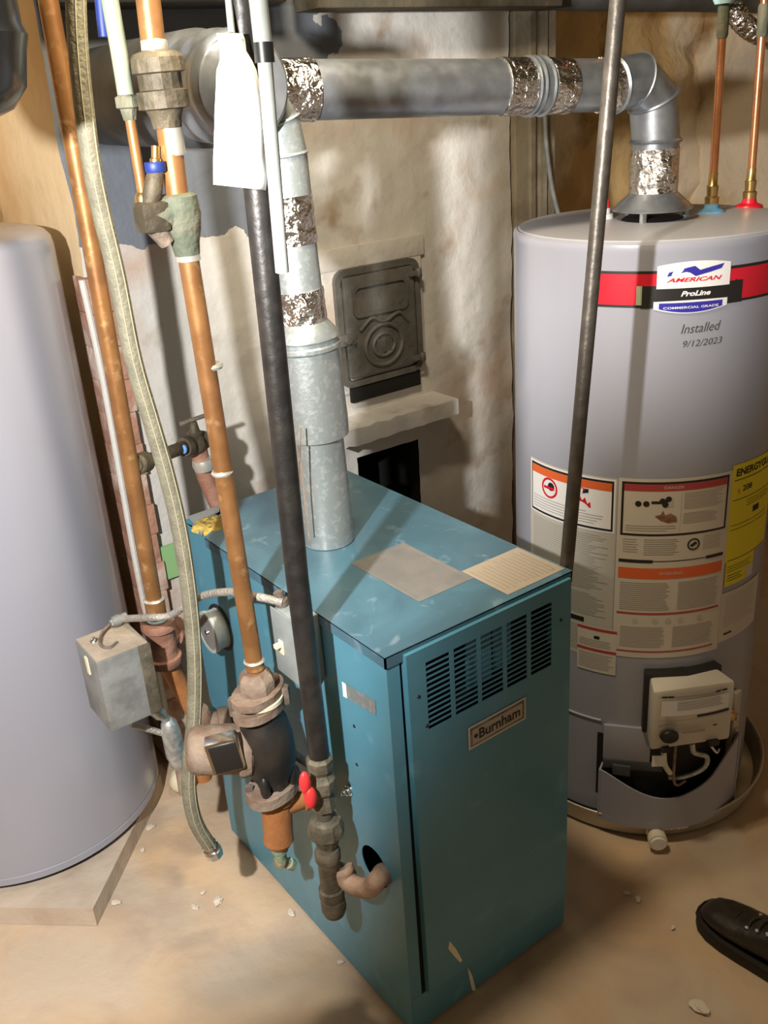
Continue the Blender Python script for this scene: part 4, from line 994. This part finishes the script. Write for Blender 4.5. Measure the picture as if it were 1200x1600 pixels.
# ================================================================== LEFTOVERS ON THE FLOOR
b = B(); k_ = at(285, 1222, 'z', .02); b.ball((k_.x, k_.y, .028), (.035, .035, .034), 18, 10, jit=.12)
tag(b.obj('foam_lump', 'cream'), 'pale yellow lump of foam on the floor at the foot of the chimney', 'foam')
chips = [(235, 1290, .010, 'left tank'), (222, 1325, .007, ''), (180, 1408, .009, ''), (340, 1406, .012, ''), (304, 1415, .008, ''), (316, 1392, .006, ''), (455, 1424, .009, ''), (532, 1500, .006, ''), (997, 1402, .008, ''), (980, 1392, .006, ''), (1052, 1446, .005, ''), (1095, 1572, .016, '')]
first = None
for k, (px, py, r_, _) in enumerate(chips):
    p_ = at(px, py, 'z', .002)
    b = B(); b.ball((0, 0, 0), (r_*1.3, r_*.8, r_*.4), 9, 6, jit=.5); o = b.obj('plaster_chip', 'chip', smooth=0)
    o.location = (p_.x, p_.y, r_*.25-.005); o.rotation_euler = (0, 0, k*1.3)
    where = ('on the floor below the left tank, nearest its rim', 'just right of the slab edge, second below the left tank', 'beside the near corner of the slab', 'largest of the pale crumbs in the middle of the left floor', 'left one of the three crumbs in the middle of the left floor', 'smallest and rearmost of the three crumbs in the middle of the left floor',
             'at the foot of the boiler left side, below the gas pipe', 'at the foot of the boiler left side, nearest the front corner', 'on the dark floor right of the boiler, the larger of a pair', 'on the dark floor right of the boiler, the smaller of a pair', 'left of the shoe toe', 'flat and pale, below the shoe at the bottom edge')[k]
    tag(o, 'plaster chip '+where, 'chip', 'plaster chips on the floor')

# ================================================================== BLACK VESSEL TOP LEFT
bv = at(0, 60, 'y', .25)
b = B(); b.lathe((bv.x-.105, .25, bv.z-.095), (bv.x-.105, .25, bv.z+.30), [(0, .02), (.01, .07), (.04, .10), (.10, .120), (.2, .128), (.24, .133), (.27, .128), (1, .128)], 48)
tag(b.obj('expansion_tank', 'black_gloss'), 'glossy black rounded vessel cut by the top left corner', 'tank')
# brick pier at the far right
b = B(); q_ = at(1200, 1120, 'y', .75)
b.box((q_.x-.02, .75, 0), (q_.x+.24, .95, .62), bev=.006); tag(b.obj('brick_pier', 'brick'), 'low brick pier behind the right edge of the water heater', 'pier')

# ================================================================== SHOE
sh = thing('shoe', (.655, -.34, 0), 'dark brown leather lace-up shoe at the bottom right corner', 'shoe')
ax_ = V((-.02, 1, 0)).normalized(); sx = V((ax_.y, -ax_.x, 0)); toe = V((.662, -.178, 0))
#  distance back from toe, half width, height, centre shift
sec = [(0, .004, .020, .0), (.006, .022, .036, .0), (.02, .036, .048, .0), (.045, .046, .056, .0), (.08, .051, .062, .002), (.12, .050, .072, .003), (.16, .045, .088, .002), (.20, .040, .100, 0), (.24, .038, .104, 0), (.28, .038, .108, 0), (.305, .030, .108, 0), (.315, .018, .100, 0)]
def shoe_ring(b_, d, hw, h, sh_, zb__, n=24, k=1.):
    c_ = toe-ax_*d+sx*sh_; out = []
    for j in range(n):
        a_ = 2*math.pi*j/n; ca, sa = math.cos(a_), math.sin(a_)
        zz = zb__+(h-zb__)*(.5+.5*sa); wid = hw*k*(abs(ca)**.75)*(1 if ca >= 0 else -1)*(1.0 if sa < 0 else .96)
        out.append(b_.v(c_+sx*wid+V((0, 0, zz))))
    return out
b = B(); R_ = [shoe_ring(b, *s_[:3], s_[3], .018) for s_ in sec]
for i in range(len(R_)-1):
    for j in range(24): b.face((R_[i][j], R_[i][(j+1) % 24], R_[i+1][(j+1) % 24], R_[i+1][j]))
b.face(R_[0][::-1]); b.face(R_[-1]); b.obj('upper', 'leather', sh, smooth=70)
b = B(); o_ = []
for sgn in (1, -1):
    seq = sec if sgn == 1 else sec[::-1]
    for s_ in seq: o_.append(toe-ax_*(s_[0]*1.02-.004)+sx*(s_[3]+sgn*(s_[1]+.006))+V((0, 0, -.004)))
b.prism(o_, (0, 0, .026)); b.obj('sole', 'rubber', sh, smooth=60)
b = B(); b.tube([p+V((0, 0, .027)) for p in o_]+[o_[0]+V((0, 0, .027))], .0022, 6); b.obj('welt', 'rubber', sh)
b = B()
b.tube(spline([toe-ax_*.070+sx*(.046*math.cos(t_))+V((0, 0, .022+.042*math.sin(t_)))-ax_*.012*math.sin(t_) for t_ in [math.pi*k/8 for k in range(9)]], 3), .0013, 6); b.obj('toe_seam', 'rubber', sh)
for k in range(4):
    d = .115+k*.022; h = .074+k*.0095
    b = B(); c_ = toe-ax_*d
    b.tube(spline([c_-sx*.022+V((0, 0, h-.004)), c_+V((0, 0, h+.003)), c_+sx*.022-ax_*.008+V((0, 0, h-.004))], 4), .0028, 8); b.obj('lace', 'lace', sh)
    for sg in (-1, 1):
        q = c_+sx*.024*sg+V((0, 0, h-.006)); b = B(); b.lathe(q, q+V((.001*sg, 0, .004)), [(0, .0042), (1, .0036)], 10); b.obj('eyelet', 'chrome', sh)
